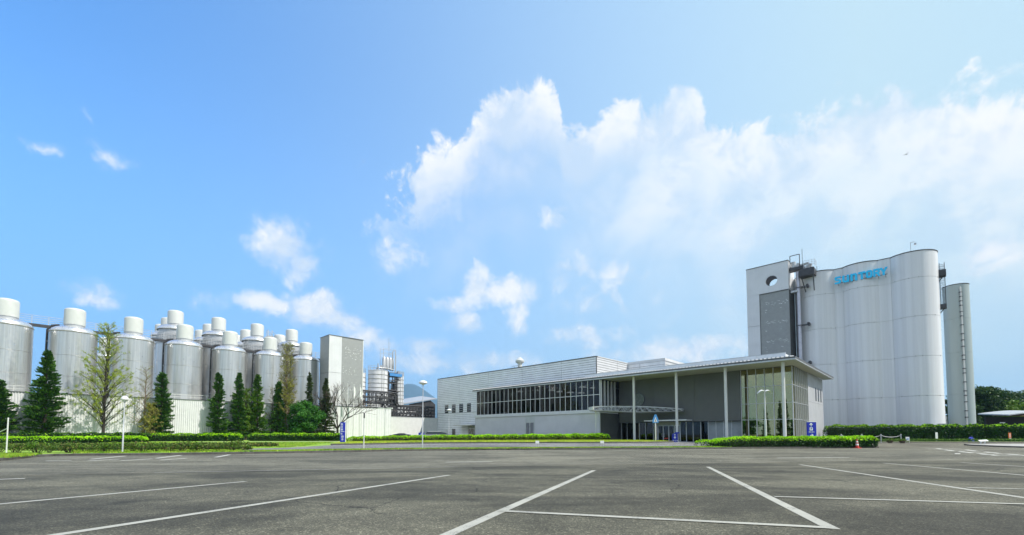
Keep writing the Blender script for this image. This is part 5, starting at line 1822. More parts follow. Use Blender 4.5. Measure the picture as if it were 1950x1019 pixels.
# ------------------------------------------------------------------ hedges
def hedge(label, line, w, h, seed, leaf='hedge', top='hedgetop', per=170, size=0.085, name='hedge', rag=0.06, taper=None, base=0.12, roundend=0.6, topamt=0.8, core=True, cat='hedge', topface=0.55):
    """clipped hedge: dark woody inside, leaves through its skin, fresh colour on top painted as sunlight"""
    g = np.random.default_rng(seed)
    o = Vector((line[0][0], line[0][1], 0))
    L = smooth_line(line, 60) if len(line) > 2 else along(line, 60)
    tot = sum((b - a).length for a, b in zip(L, L[1:]))
    root = thing(name, label, cat, (o.x, o.y, gz(o.x, o.y) + base))
    cum = np.concatenate([[0], np.cumsum([(b - a).length for a, b in zip(L, L[1:])])])
    A = np.array([[p.x, p.y] for p in L])

    def pos(s):
        x = np.interp(s, cum, A[:, 0])
        y = np.interp(s, cum, A[:, 1])
        i = np.clip(np.searchsorted(cum, s) - 1, 0, len(L) - 2)
        T = A[i + 1] - A[i]
        T = T / (np.linalg.norm(T, axis=1)[:, None] + 1e-9)
        return x, y, T

    def height(s):
        hh = h(s / tot) if callable(h) else np.full_like(s, h)
        end = np.minimum(s, tot - s)
        return hh * np.clip(0.55 + 0.45 * np.sqrt(np.clip(end / roundend, 0, 1)), 0, 1)

    hm = float(np.max(height(np.linspace(0, tot, 50))))
    n = int(tot * (2 * hm + w + 0.4) * per)
    s = g.uniform(0, tot, n)
    hh = height(s)
    face = g.uniform(0, 2 * hm + w, n)
    ontop = (face > 2 * hm)
    t = np.where(ontop, 1.0 - np.abs(g.normal(0, 0.03, n)), g.uniform(0.02, 1.0, n) ** 0.8)
    side = np.where(ontop, g.uniform(-0.5, 0.5, n), np.where(face < hm, -0.5, 0.5))
    bulge = np.clip(1.0 - 0.25 * np.clip((t - 0.75) / 0.25, 0, 1) ** 2, 0, 1)
    endr = np.clip(np.minimum(s, tot - s) / (w * 0.5), 0.0, 1.0)
    bulge = bulge * np.sqrt(1 - (1 - endr) ** 2 * 0.9)
    off = side * w * bulge + g.normal(0, rag, n)
    lump = 0.05 * np.sin(s * 2.1 + seed) + 0.04 * np.sin(s * 5.3 + 1.3 * seed)
    x, y, T = pos(s)
    px, py = x - T[:, 1] * off, y + T[:, 0] * off
    z = t * hh * (1 + lump) + g.normal(0, rag * 0.6, n)
    gzv = np.array([gz(a, b) for a, b in zip(px, py)]) + base - root.location.z
    z = np.clip(z, 0.02, None)
    P = np.stack([px - o.x, py - o.y, z + gzv], 1)
    toplit = (g.uniform(size=n) < topamt * np.clip((z / (hh + 1e-6) - topface) / (1 - topface), 0, 1) ** 0.7)
    leaf_mesh('foliage', P, size, [M[leaf], M[top]], root, toplit.astype(int), 0.6, seed)
    if core:
        m = MB()
        vs, ns = [], 40
        for i in range(ns + 1):
            ss = np.array([tot * (0.02 + 0.96 * i / ns)])
            xx, yy, TT = pos(ss)
            q = float(height(ss)[0]) * 0.86
            ed = min(1.0, min(i, ns - i) / ns * tot / (w * 0.5) + 0.45)
            for a, zz in ((-0.40, 0.0), (-0.40, q * 0.85), (-0.28, q), (0.28, q), (0.40, q * 0.85), (0.40, 0.0)):
                cx, cy = xx[0] - TT[0, 1] * a * w * ed, yy[0] + TT[0, 0] * a * w * ed
                vs.append((cx - o.x, cy - o.y, zz + gz(cx, cy) + base - root.location.z - (0.1 if zz == 0 else 0)))
        fs = [(6 * i + a, 6 * i + a + 6, 6 * i + a + 7, 6 * i + a + 1) for i in range(ns) for a in range(5)] + [(0, 1, 2, 3, 4, 5), tuple(range(6 * ns + 5, 6 * ns - 1, -1))]
        m.add(vs, fs)
        m.build('branches', M['hedgecore'], root)
    return root


hedge('big bright topped hedge with a traffic cone before its right end', [(18.6, 41.1), (25, 41.55), (30, 42.05), (34.9, 43.0)], 2.3, lambda f: np.clip(0.62 + f * 2.2, 0.62, 0.88), 1, per=330, size=0.075, topamt=0.95, topface=0.60)
hedge('low loose start of the big hedge with bare stems showing', [(17.1, 41.2), (19.2, 41.4)], 1.2, 0.62, 2, per=140, size=0.07, core=False, topamt=0.8)
hedge('low trimmed hedge in front of the grey hall wall', [(-19.6, 52.4), (-12, 55.0), (-3, 57.6), (6, 59.4), (13.4, 60.9)], 1.5, lambda f: 0.66 + 0.3 * f, 3, per=200, topamt=0.9, topface=0.5, leaf='azalea', size=0.08)
hedge('tall dark hedge in front of the grain silos', [(43.6, 61.7), (52, 61.0), (62, 60.4), (73, 59.6)], 1.5, 2.12, 4, per=170, topamt=0.5, topface=0.88, size=0.10)
hedge('long clipped hedge, left half, below the conifers', [(-47.6, 57.4), (-36.6, 60.0)], 1.4, 0.98, 5, per=200, topface=0.62, topamt=0.7)
hedge('long clipped hedge, right half, ending at the blue totem', [(-35.9, 60.1), (-23.2, 61.6)], 1.4, 1.0, 6, per=200, topface=0.62, topamt=0.7)
hedge('bright green hedge at the left, before the broad conifer', [(-66, 48.6), (-57.5, 49.5), (-43.0, 52.0)], 1.5, 0.70, 7, per=190, topface=0.4, topamt=0.9)
hedge('dark shaded hedge under the broad conifer', [(-66, 50.4), (-57, 52.3), (-46.5, 57.0)], 1.2, 1.05, 8, per=150, topamt=0.1)
hedge('low brownish azalea hedge across the left lawn', [(-48, 36.8), (-38, 38.0), (-28, 39.8), (-21.6, 40.6)], 1.6, 0.27, 9, leaf='azalea', top='azalea', per=170, size=0.08, rag=0.1)
hedge('low olive azalea strip behind the scraggly shrubs', [(-33, 31.5), (-26, 32.2), (-19.6, 33.2)], 1.2, 0.27, 10, leaf='azalea', top='lightbroad', per=170, size=0.07, rag=0.1, topamt=0.4)
hedge('low planting along the verge before the tall hedge', [(47, 58.9), (60, 58.4), (72, 57.8)], 0.9, 0.22, 12, leaf='hedge', top='lightbroad', per=110, size=0.08, core=False, rag=0.1)

# scraggly azalea bushes along the lot edge
AZ = []
g_ = np.random.default_rng(5)
src = []
for k in range(3):
    g = np.random.default_rng(200 + k)
    t = thing('azalea_shrub', '', 'shrub', (0, 0, 0), 0, 'scraggly azalea shrubs along the lot kerb')
    m = MB()
    P = []
    for b in range(13):
        a = g.uniform(0, 2 * math.pi)
        L = g.uniform(0.25, 0.55)
        e = Vector((math.cos(a) * L, math.sin(a) * L, g.uniform(0.3, 0.62)))
        m.tube([(0.05 * math.cos(a), 0.05 * math.sin(a), -0.05), tuple(e * 0.55 + Vector((0, 0, 0.03))), tuple(e)], 0.014, 4, 0.006, False)
        q = g.normal(size=(34, 3)) * np.array([0.13, 0.13, 0.08])
        P.append(np.array(e)[None, :] + q)
    m.build('stem', M['bark'], t)
    leaf_mesh('foliage', np.concatenate(P), 0.055, [M['azalea'], M['lightbroad']], t, (g.uniform(size=13 * 34) < [0.15, 0.4, 0.65][k]).astype(int), 0.6, 300 + k)
    src.append(t)
used = [False] * 3
line = along([(-33.0, 27.9), (-26.0, 27.9), (-22.6, 28.6), (-19.3, 30.4)], 22)
for i, p in enumerate(line):
    k = int(g_.integers(0, 3))
    t = src[k] if not used[k] else copy_tree(src[k])
    used[k] = True
    t['label'] = 'low scraggly azalea shrub in the row along the car park kerb'
    s = g_.uniform(0.7, 1.05)
    q = (p.x + g_.normal(0, 0.12), p.y + g_.normal(0, 0.15))
    t.location = at(q[0], q[1], 0.13)
    t.rotation_euler = (0, 0, g_.uniform(0, 6.28))
    t.scale = (s, s, s * g_.uniform(0.85, 1.1))
for k in range(3):
    if not used[k]:
        src[k].location = at(-34 - k, 27.5, 0.13)
        src[k]['label'] = 'low scraggly azalea shrub in the row along the car park kerb'

# grass blades on the lawns
def blades(name, n, region, mat, seed, hgt=0.07, base=0.13):
    g = np.random.default_rng(seed)
    P = []
    for a, b, k in region:
        A = np.array(a)
        B = np.array(b)
        s = g.uniform(0, 1, (k, 1))
        t = g.uniform(0, 1, (k, 1))
        c = A[0] * (1 - s) + A[1] * s
        d = B[0] * (1 - s) + B[1] * s
        P.append(c * (1 - t) + d * t)
    P = np.concatenate(P)
    z = np.array([gz(x, y) for x, y in P]) + base + hgt * 0.5
    D = np.tile(np.array([0, 0, 1.0]), (len(P), 1)) + g.normal(0, 0.4, (len(P), 3))
    o = leaf_mesh(name, np.stack([P[:, 0], P[:, 1], z], 1), hgt, M[mat], None, None, 0.35, seed, D)
    return tag(o, kind='stuff')


blades("grass", 0, [([(-24.2, 21.2), (-26.7, 25.2)], [(-34, 21), (-36, 26)], 9000), ([(-26.3, 26.5), (-18.5, 28.7)], [(-34, 34), (-21, 36)], 16000), ([(-18.5, 28.7), (-7.3, 34.6)], [(-18.6, 29.8), (-7.3, 36.0)], 7000),
                    ([(-7.2, 34.6), (12.5, 38.7)], [(-7.2, 36.0), (12.5, 39.9)], 9000), ([(12.5, 38.7), (20, 39.9)], [(12.5, 39.9), (18, 41)], 2500), ([(-36, 37), (-20, 39)], [(-48, 52), (-21, 52)], 20000)], 'blade', 71)
blades("grass", 0, [([(-18.5, 45.5), (-9.5, 49.1)], [(-19.5, 51.5), (-8, 55)], 9000), ([(-9.5, 49.1), (10.4, 50.6)], [(-8, 55), (11, 59)], 12000), ([(10.4, 50.6), (18.8, 52.9)], [(11, 58), (17, 58)], 6000)], 'blade2', 72, base=0.25)

# ------------------------------------------------------------------ lamps, signs, street furniture
def lamp_dome(label, x, y, h, head=0.36, dz=0.13):
    t = thing('street_lamp', label, 'lamp', at(x, y, dz), 0, 'lamp posts round the car park')
    part('pole', M['alu'], lambda m: m.lathe([(0.13, -0.1), (0.13, 0.04), (0.045, 0.05), (0.042, h * 0.42), (0.031, h * 0.42 + 0.02), (0.03, h - 0.2)], 14), t, True)
    part('lamp_head', M['white'], lambda m: m.lathe([(0.06, h - 0.3), (0.10, h - 0.24), (head * 0.55, h - 0.17), (head, h - 0.13), (head, h - 0.09), (head * 0.8, h + 0.02), (head * 0.4, h + 0.1), (0, h + 0.12)], 24), t, True)
    part('diffuser', M['signwhite'], lambda m: m.lathe([(0.09, h - 0.25), (head * 0.8, h - 0.155)], 20), t, True)
    return t


lamp_dome('tall lamp post with a white dome head left of the silver hall', -7.35, 36.3, 5.5)
lamp_dome('short lamp post with a flat white head before the big larch', -24.3, 27.6, 3.45, 0.21)
lamp_dome('lamp post by the small windows of the silver hall', -11.15, 78.0, 5.3, 0.45)
t = thing('street_lamp', 'twin armed lamp post behind the hedge left of the dome lamp', 'lamp', at(-20.0, 69.5), 0, 'lamp posts round the car park')
part('pole', M['white'], lambda m: m.lathe([(0.09, 0), (0.06, 5.0)], 12), t, True)
part('lamp_head', M['white'], lambda m: (m.box(-1.15, -0.15, 4.95, -0.25, 0.15, 5.15), m.box(0.25, -0.15, 4.95, 1.15, 0.15, 5.15), m.box(-0.3, -0.05, 4.98, 0.3, 0.05, 5.08)), t)
t = thing('street_lamp', 'lamp post with two white wing shaped heads before the lobby glass', 'lamp', at(25.4, 44.2), 0, 'lamp posts round the car park')
part('pole', M['white'], lambda m: m.lathe([(0.10, -0.1), (0.10, 2.6), (0.07, 2.62), (0.06, 5.45)], 14), t, True)
for sx in (-1, 1):
    def wing(m):
        n = 12
        vs = []
        for i in range(n + 1):
            f = i / n
            x = sx * (0.03 + 0.72 * f)
            z = 5.42 + 0.20 * math.sin(math.pi * min(1, f * 0.75 + 0.12)) - 0.22 * f * f
            w_ = 0.05 + 0.19 * math.sin(math.pi * f) ** 0.7
            vs += [(x, -w_, z - 0.05), (x, 0, z + 0.05), (x, w_, z - 0.05), (x, 0, z - 0.07)]
        m.add(vs, [(4 * i + a, 4 * i + (a + 1) % 4, 4 * i + 4 + (a + 1) % 4, 4 * i + 4 + a) for i in range(n) for a in range(4)] + [(0, 3, 2, 1), (4 * n, 4 * n + 1, 4 * n + 2, 4 * n + 3)])
    part('lamp_head', M['white'], wing, t, True)
for lab, x, y, h, r, dark in [('thin white post on the grass strip left of the dome lamp', -11.4, 34.0, 2.85, 0.04, True), ('thin white post at the left frame edge by the lawn', -29.6, 25.9, 2.1, 0.035, False)]:
    t = thing('marker_post', lab, 'post', at(x, y, 0.13))
    part('post', M['white'], lambda m: m.lathe([(r, -0.1), (r, h), (0, h + 0.03)], 12), t, True)
    if dark:
        part('post_top', M['darksteel'], lambda m: m.lathe([(r + 0.015, h - 0.45), (r + 0.015, h - 0.05)], 12), t, True)
    else:
        part('cross_arm', M['white'], lambda m: m.bar((0, 0, 1.5), (-1.2, 0.3, 1.1), 0.04), t)


def arrow(m, cx, cz, s, up=True, y=0.0, d=0.008):
    if up:
        m.slab([(cx - 0.09 * s, cz - 0.45 * s), (cx + 0.09 * s, cz - 0.45 * s), (cx + 0.09 * s, cz + 0.1 * s), (cx + 0.38 * s, cz - 0.1 * s), (cx + 0.38 * s, cz + 0.12 * s), (cx, cz + 0.48 * s), (cx - 0.38 * s, cz + 0.12 * s), (cx - 0.38 * s, cz - 0.1 * s), (cx - 0.09 * s, cz + 0.1 * s)], y - d, y)
    else:
        m.slab([(cx - 0.45 * s, cz - 0.09 * s), (cx + 0.1 * s, cz - 0.09 * s), (cx - 0.1 * s, cz - 0.38 * s), (cx + 0.12 * s, cz - 0.38 * s), (cx + 0.48 * s, cz), (cx + 0.12 * s, cz + 0.38 * s), (cx - 0.1 * s, cz + 0.38 * s), (cx + 0.1 * s, cz + 0.09 * s), (cx - 0.45 * s, cz + 0.09 * s)], y - d, y)


def glyphs(m, x0, z0, n, s, y, seed, vertical=False, d=0.008):
    """a short run of dense square characters, strokes only"""
    g = random.Random(seed)
    for i in range(n):
        cx, cz = (x0, z0 - i * s * 1.2) if vertical else (x0 + i * s * 1.2, z0)
        for k in range(3):
            zz = cz + (k - 1) * s * 0.36
            a = g.uniform(0.3, 0.48)
            m.box(cx - a * s, y - d, zz - 0.06 * s, cx + a * s, y, zz + 0.06 * s)
        for k in range(2):
            xx = cx + g.choice([-0.36, -0.1, 0.1, 0.36]) * s + k * 0.02 * s
            m.box(xx - 0.06 * s, y - d - 0.002, cz - 0.45 * s, xx + 0.06 * s, y - 0.002, cz + 0.45 * s)


# blue direction totem by the big hedge
t = thing('direction_sign', 'blue direction sign with up and right arrows beside the lobby', 'sign', at(31.4, 46.2), R(0))
part('sign_body', M['signblue'], lambda m: m.box(-0.46, 0, 0.25, 0.46, 0.16, 2.40), t)
part('sign_cap', M['signwhite'], lambda m: m.box(-0.48, -0.01, 2.401, 0.48, 0.17, 2.46), t)
part('sign_foot', M['galv'], lambda m: m.box(-0.40, 0.02, -0.1, 0.40, 0.14, 0.25), t)


def face(m):
    arrow(m, -0.08, 2.12, 0.42)
    m.slab([(-0.24, 1.52), (0.08, 1.52), (0.08, 1.84), (-0.24, 1.84)], -0.008, 0)
    glyphs(m, -0.28, 1.36, 4, 0.13, 0.0, 4)
    arrow(m, -0.04, 1.0, 0.40, False)
    glyphs(m, -0.24, 0.66, 4, 0.13, 0.0, 9)


part('lettering', M['signwhite'], face, t)
def pmark(m):
    m.box(-0.14, -0.016, 1.57, -0.09, -0.0085, 1.79)
    m.box(-0.09, -0.016, 1.745, 0.0, -0.0085, 1.79)
    m.box(-0.09, -0.016, 1.655, 0.0, -0.0085, 1.70)
    m.box(-0.04, -0.016, 1.70, 0.0, -0.0085, 1.745)
part('parking_mark', M['signblue'], pmark, t)
# blue totem on the left
t = thing('totem_sign', 'slim blue totem with white vertical characters at the hedge end', 'sign', at(-18.75, 48.9, 0.12), R(12))
part('sign_body', M['signblue'], lambda m: m.box(-0.27, 0, 0, 0.27, 0.3, 2.36), t)
part('sign_edge', M['signwhite'], lambda m: m.box(0.271, 0.02, 0.05, 0.29, 0.28, 2.3), t)
part('lettering', M['signwhite'], lambda m: (glyphs(m, -0.1, 2.15, 3, 0.24, 0.0, 2, True), m.box(-0.2, -0.008, 1.32, 0.2, 0, 1.36), glyphs(m, -0.1, 1.1, 1, 0.2, 0.0, 7, True), glyphs(m, -0.02, 0.78, 2, 0.24, 0.0, 3, True)), t)
# small blue board at the entrance
t = thing('welcome_board', 'small blue standing board with a white arrow beside the second column', 'sign', at(21.1, 57.0, 0.02), R(0))
part('sign_body', M['signblue'], lambda m: m.slab([(-0.42, 0), (0.3, 0), (0.3, 1.12), (0.55, 1.12), (0.55, 1.3), (0.1, 1.3), (-0.42, 1.0)], 0, 0.1), t)
part('lettering', M['signwhite'], lambda m: (arrow(m, -0.08, 0.92, 0.3), m.slab([(-0.18 + 0.14 * math.cos(i * math.pi / 8) + 0.1, 0.62 + 0.14 * math.sin(i * math.pi / 8)) for i in range(16)], -0.008, 0), glyphs(m, -0.3, 0.2, 3, 0.2, 0.0, 12)), t)
# pedestrian crossing sign
t = thing('crossing_sign', 'blue pedestrian crossing sign on a white pole before the entrance', 'sign', at(17.75, 54.6, 0.12))
part('pole', M['white'], lambda m: m.lathe([(0.085, -0.1), (0.085, 2.35), (0.05, 2.36), (0.05, 2.9)], 12), t, True)
part('sign_face', M['skyblue'], lambda m: m.slab([(-0.38, 2.35), (0.38, 2.35), (0.36, 2.75), (0.10, 3.38), (-0.10, 3.38), (-0.36, 2.75)], -0.09, -0.06), t)
part('walker_mark', M['signwhite'], lambda m: (m.slab([(-0.22, 2.45), (0.22, 2.45), (0, 3.1)], -0.098, -0.091)), t)
part('walker', M['carblack'], lambda m: (m.slab([(0.05 + 0.04 * math.cos(i), 2.86 + 0.04 * math.sin(i)) for i in range(6)], -0.104, -0.0985), m.slab([(-0.03, 2.62), (0.05, 2.62), (0.06, 2.81), (0.0, 2.82)], -0.104, -0.0985), m.slab([(-0.11, 2.47), (-0.06, 2.47), (0.03, 2.63), (-0.03, 2.63)], -0.104, -0.0985), m.slab([(0.06, 2.47), (0.11, 2.47), (0.05, 2.63), (0.0, 2.63)], -0.104, -0.0985)), t)
# small white name plates on the grass
for lab, x, y in (('small white plate on two legs, left one on the far grass strip', 2.35, 41.0), ('small white plate on two legs, right one on the far grass strip', 8.4, 41.2)):
    t = thing('grass_plate', lab, 'sign', at(x, y, 0.13), 0, 'small white plates by the inner road')
    part('plate', M['signwhite'], lambda m: m.box(-0.17, -0.02, 0.32, 0.17, 0.02, 0.56), t)
    part('leg', M['galv'], lambda m: m.box(-0.12, -0.01, 0, -0.09, 0.01, 0.32), t)
    part('leg', M['galv'], lambda m: m.box(0.09, -0.01, 0, 0.12, 0.01, 0.32), t)
# traffic cone
t = thing('traffic_cone', 'red and white traffic cone against the big hedge', 'cone', at(32.0, 41.0, 0.0), R(20))
part('base', M['red'], lambda m: m.box(-0.24, -0.24, 0.0, 0.24, 0.24, 0.05), t)
part('cone_body', M['red'], lambda m: m.lathe([(0.17, 0.05), (0.15, 0.12), (0.045, 0.80), (0.03, 0.82), (0, 0.82)], 20), t, True)
part('reflective_band', M['signwhite'], lambda m: m.lathe([(0.132, 0.27), (0.107, 0.42)], 20), t, True)
part('reflective_band', M['signwhite'], lambda m: m.lathe([(0.092, 0.54), (0.073, 0.66)], 20), t, True)

# chained bollards where the drive leaves
bp = [(39.0, 55.2), (41.0, 55.0), (43.4, 54.8), (45.6, 54.6), (47.8, 54.3)]
BL = ['leftmost chain bollard, only its top above the big hedge', 'second chain bollard, its top above the big hedge', 'chain bollard just behind the rounded end of the big hedge', 'chain bollard between the two flower pots', 'last chain bollard beside the white easel']
for (x, y), lab in zip(bp, BL):
    t = thing('bollard', lab, 'bollard', at(x, y, 0.0), 0, 'chained bollards by the drive')
    part('post', M['galv'], lambda m: m.lathe([(0.11, 0), (0.11, 0.03), (0.055, 0.04), (0.055, 0.95), (0.075, 0.97), (0.07, 1.05), (0, 1.09)], 14), t, True)
for i in range(4):
    a, b = Vector(at(*bp[i], 0.92)), Vector(at(*bp[i + 1], 0.92))
    def chain(m):
        pts = []
        for k in range(9):
            f = k / 8
            p = a.lerp(b, f) - a
            pts.append((p.x, p.y, p.z - 0.22 * (1 - (2 * f - 1) ** 2)))
        m.tube(pts, 0.028, 6)
    o = part('chain', M['white'], chain, None, True)
    o.location = a
    tag(o, ['white chain between the two bollards farthest left behind the hedge', 'white chain behind the right part of the big hedge', 'white chain ending at the first flower pot', 'white chain between the two flower pots'][i], 'chain', 'chains on the bollards')
for x, y, lab in ((46.1, 53.9, 'round pot of yellow green flowers beside the hedge end'), (47.0, 53.2, 'round pot of greenery under the last bollard')):
    t = thing('flower_pot', lab, 'flower pot', at(x, y, 0.0), 0, 'flower pots by the bollards')
    part('pot', M['terracotta'], lambda m: m.lathe([(0.20, 0), (0.33, 0.26), (0.34, 0.30), (0.30, 0.30), (0.28, 0.22), (0, 0.22)], 20), t, True)
    g = np.random.default_rng(int(x * 10))
    q = g.normal(size=(420, 3)) * np.array([0.2, 0.2, 0.08]) + np.array([0, 0, 0.38])
    leaf_mesh('foliage', q, 0.05, [M['lightbroad'], M['azalea']], t, (g.uniform(size=420) < 0.4).astype(int), 0.6, 3)
# easel board, white board, orange board, tilted plate
t = thing('easel_board', 'white easel board beside the last bollard', 'sign', at(48.6, 54.3, 0.0), R(-5))
part('panel', M['signwhite'], lambda m: m.box(-0.2, -0.02, 0.28, 0.22, 0.02, 0.74), t)
part('leg', M['galv'], lambda m: (m.bar((-0.18, 0.02, 0.3), (-0.2, 0.0, 0), 0.03), m.bar((0.2, 0.02, 0.3), (0.2, 0.0, 0), 0.03), m.bar((0, 0.02, 0.6), (0, 0.3, 0), 0.03)), t)
part('lettering', M['skyblue'], lambda m: m.box(-0.12, -0.028, 0.42, 0.14, -0.021, 0.54), t)
t = thing('white_board', 'narrow white notice board against the tall hedge', 'sign', at(57.0, 59.3, 0.1), R(3))
part('panel', M['signwhite'], lambda m: m.box(-0.16, -0.02, 0.35, 0.16, 0.02, 1.2), t)
part('leg', M['galv'], lambda m: m.box(-0.03, 0.0, -0.1, 0.03, 0.04, 0.35), t)
t = thing('orange_board', 'orange and white warning board against the tall hedge', 'sign', at(65.8, 58.4, 0.1), R(8))
part('panel', M['orange'], lambda m: m.box(-0.2, -0.02, 0.45, 0.22, 0.02, 1.15), t)
part('lower_panel', M['signwhite'], lambda m: m.box(-0.08, -0.022, 0.12, 0.22, 0.018, 0.44), t)
part('lettering', M['red'], lambda m: m.slab([(0.07 + 0.07 * math.cos(i * 0.6), 0.27 + 0.07 * math.sin(i * 0.6)) for i in range(10)], -0.03, -0.0225), t)
part('lettering', M['signwhite'], lambda m: m.box(-0.03, -0.028, 0.55, 0.06, -0.0205, 1.05), t)
part('leg', M['galv'], lambda m: m.box(-0.03, 0.0, -0.1, 0.03, 0.04, 0.45), t)
t = thing('tilted_plate', 'tilted white plate on a small stand on the island pavement', 'sign', at(51.0, 47.9, 0.11), R(-15))
part('panel', M['signwhite'], lambda m: m.add([(-0.3, -0.15, 0.30), (0.45, -0.15, 0.36), (0.45, 0.15, 0.5), (-0.3, 0.15, 0.44), (-0.3, -0.13, 0.27), (0.45, -0.13, 0.33), (0.45, 0.17, 0.47), (-0.3, 0.17, 0.41)], [(0, 1, 2, 3), (7, 6, 5, 4), (0, 4, 5, 1), (1, 5, 6, 2), (2, 6, 7, 3), (3, 7, 4, 0)]), t)
part('stand', M['capwhite'], lambda m: (m.bar((-0.25, -0.1, 0), (-0.1, 0, 0.38), 0.08), m.bar((0.1, -0.1, 0), (0.25, 0, 0.4), 0.08), m.box(-0.3, -0.15, 0, 0.2, 0.1, 0.04)), t)
t = thing('blue_cover', 'dark blue cloth covered box at the foot of the tall hedge', 'box', at(60.7, 58.4, 0.1), R(15))
part('cover', M['signblue'], lambda m: m.add([(-0.35, -0.2, 0), (0.4, -0.2, 0), (0.4, 0.25, 0), (-0.35, 0.25, 0), (-0.25, -0.1, 0.42), (0.05, -0.1, 0.62), (0.05, 0.15, 0.6), (-0.25, 0.15, 0.42)], [(0, 1, 5, 4), (1, 2, 6, 5), (2, 3, 7, 6), (3, 0, 4, 7), (4, 5, 6, 7)]), t)

# flag poles by the wall
for i, v in enumerate((-18.5, -17.26, -16.0)):
    t = thing('flag_pole', ['white flag pole with a drooping flag, nearest the bare tree', 'middle white flag pole before the grey box tower', 'right white flag pole at the edge of the box tower'][i], 'flag pole', S(-67, v, gz(0, 80)), ROT, 'flag poles before the box tower')
    part('pole', M['white'], lambda m: m.lathe([(0.085, 0), (0.045, 10.4), (0.08, 10.42), (0.08, 10.5), (0, 10.55)], 12), t, True)

    def flag(m):
        vs = []
        for a in range(6):
            for b in range(9):
                f, k = a / 5, b / 8
                vs.append((0.03 * math.sin(5 * k + i) + 0.05, 0.05 + 0.55 * f * (0.35 + 0.55 * k * (1 - k) + 0.2 * math.sin(3 * k + i) ** 2), 10.2 - 2.2 * k - 0.5 * f))
        vs = [(x + 0.10 * math.sin(9 * y + z), y, z) for x, y, z in vs]
        m.add(vs, [(a * 9 + b, a * 9 + b + 1, a * 9 + b + 10, a * 9 + b + 9) for a in range(5) for b in range(8)])
    part('flag', M['signwhite'] if i else M['galv'], flag, t, True)

# parked cars behind the low hedge
def car(label, x, y, rot, L, W, H, paint, kind):
    t = thing('parked_car', label, 'car', at(x, y, 0.0), rot, 'cars parked before the hall')
    if kind == 'van':
        body = [(-L / 2, 0.35), (-L / 2 + 0.02, 0.9), (-L / 2 + 0.1, 1.0), (L / 2 - 0.75, 1.0), (L / 2 - 0.08, 0.82), (L / 2, 0.6), (L / 2 - 0.02, 0.32)]
        roof = [(-L / 2 + 0.12, 1.0), (-L / 2 + 0.3, H - 0.12), (-L / 2 + 0.55, H), (L / 2 - 1.9, H), (L / 2 - 1.35, H - 0.2), (L / 2 - 0.6, 1.0)]
    else:
        body = [(-L / 2, 0.4), (-L / 2 + 0.03, 0.85), (-L / 2 + 0.15, 0.95), (L / 2 - 1.2, 0.93), (L / 2 - 0.15, 0.78), (L / 2, 0.55), (L / 2 - 0.04, 0.3), (-L / 2 + 0.1, 0.3)]
        roof = [(-L / 2 + 0.5, 0.95), (-L / 2 + 0.95, H - 0.06), (-L / 2 + 1.5, H), (L / 2 - 2.2, H - 0.02), (L / 2 - 1.2, 0.94)]
    hw = W / 2

    def shell(m, prof, w0, w1, zc):
        n = len(prof)
        for s in (-1, 1):
            pass
        vs = []
        for yy, sc in ((-w0, 0), (-w0 + 0.08, 1), (w0 - 0.08, 1), (w0, 0)):
            for px_, pz in prof:
                k = 0.0 if sc else 0.05
                tz = max(0.0, (pz - zc)) * (w1 - w0)
                yv = yy + (1 if yy < 0 else -1) * (-tz)
                vs.append((px_ * (1 - 0.02 * (1 - sc)), yv, pz - (k if pz > zc else -k)))
        fs = [tuple(range(n)), tuple(reversed(range(3 * n, 4 * n)))]
        for r in range(3):
            fs += [(r * n + i, (r + 1) * n + i, (r + 1) * n + (i + 1) % n, r * n + (i + 1) % n) for i in range(n)]
        m.add(vs, fs)
    part('body', M[paint], lambda m: shell(m, body, hw, hw, 0.7), t, R(30))
    part('window_band', M['carglass'], lambda m: shell(m, [(a, b if b < H - 0.08 else b - 0.06) for a, b in roof], hw - 0.08, hw - 0.22, 0.95), t, R(30))
    part('roof_panel', M['white' if kind == 'van' else paint], lambda m: m.slab([(roof[1][0] + 0.15, H - 0.085), (roof[2][0], H - 0.005), (roof[3][0], H - 0.005), (roof[3][0] + 0.3, H - 0.1)], -hw + 0.25, hw - 0.25), t)
    for sx in (-L / 2 + 0.85, L / 2 - 0.9):
        for sy in (-1, 1):
            wh = part('wheel', M['rubber'], lambda m: m.lathe([(0.18, -0.1), (0.31, -0.1), (0.33, -0.06), (0.33, 0.06), (0.31, 0.1), (0.18, 0.1)], 24), t, True)
            wh.rotation_euler = (R(90), 0, 0)
            wh.location = (sx, sy * (hw - 0.1), 0.33)
            rm = part('rim', M['galv'], lambda m: m.lathe([(0.18, -0.09), (0.1, -0.08), (0.0, -0.07)], 16), wh, True)
            inst(rm, wh).rotation_euler = (R(180), 0, 0)
    for sy in (-1, 1):
        part('headlight', M['signwhite'], lambda m: m.box(L / 2 - 0.2, sy * (hw - 0.3) - 0.16, 0.62, L / 2 - 0.03, sy * (hw - 0.3) + 0.16, 0.76), t)
        part('tail_light', M['red'], lambda m: m.box(-L / 2 - 0.01, sy * (hw - 0.2) - 0.1, 0.7, -L / 2 + 0.06, sy * (hw - 0.2) + 0.1, 0.95), t)
    return t


car('dark minivan with pale roof edge parked behind the low hedge', -10.9, 66.2, R(8), 4.3, 1.7, 1.52, 'carsilver', 'van')
car('black saloon with only its roof over the hedge', -16.4, 67.2, R(5), 4.3, 1.7, 1.22, 'carblack', 'saloon')
t = thing('blue_sign_box', 'small blue sign with a white mark beside the minivan', 'sign', at(-13.45, 65.5, 0.0), 0)
part('panel', M['signblue'], lambda m: m.box(-0.42, 0, 0.75, 0.42, 0.1, 1.3), t)
part('mark', M['signwhite'], lambda m: arrow(m, 0, 1.05, 0.3), t)
part('leg', M['galv'], lambda m: (m.box(-0.3, 0.02, 0, -0.25, 0.08, 0.75), m.box(0.25, 0.02, 0, 0.3, 0.08, 0.75)), t)

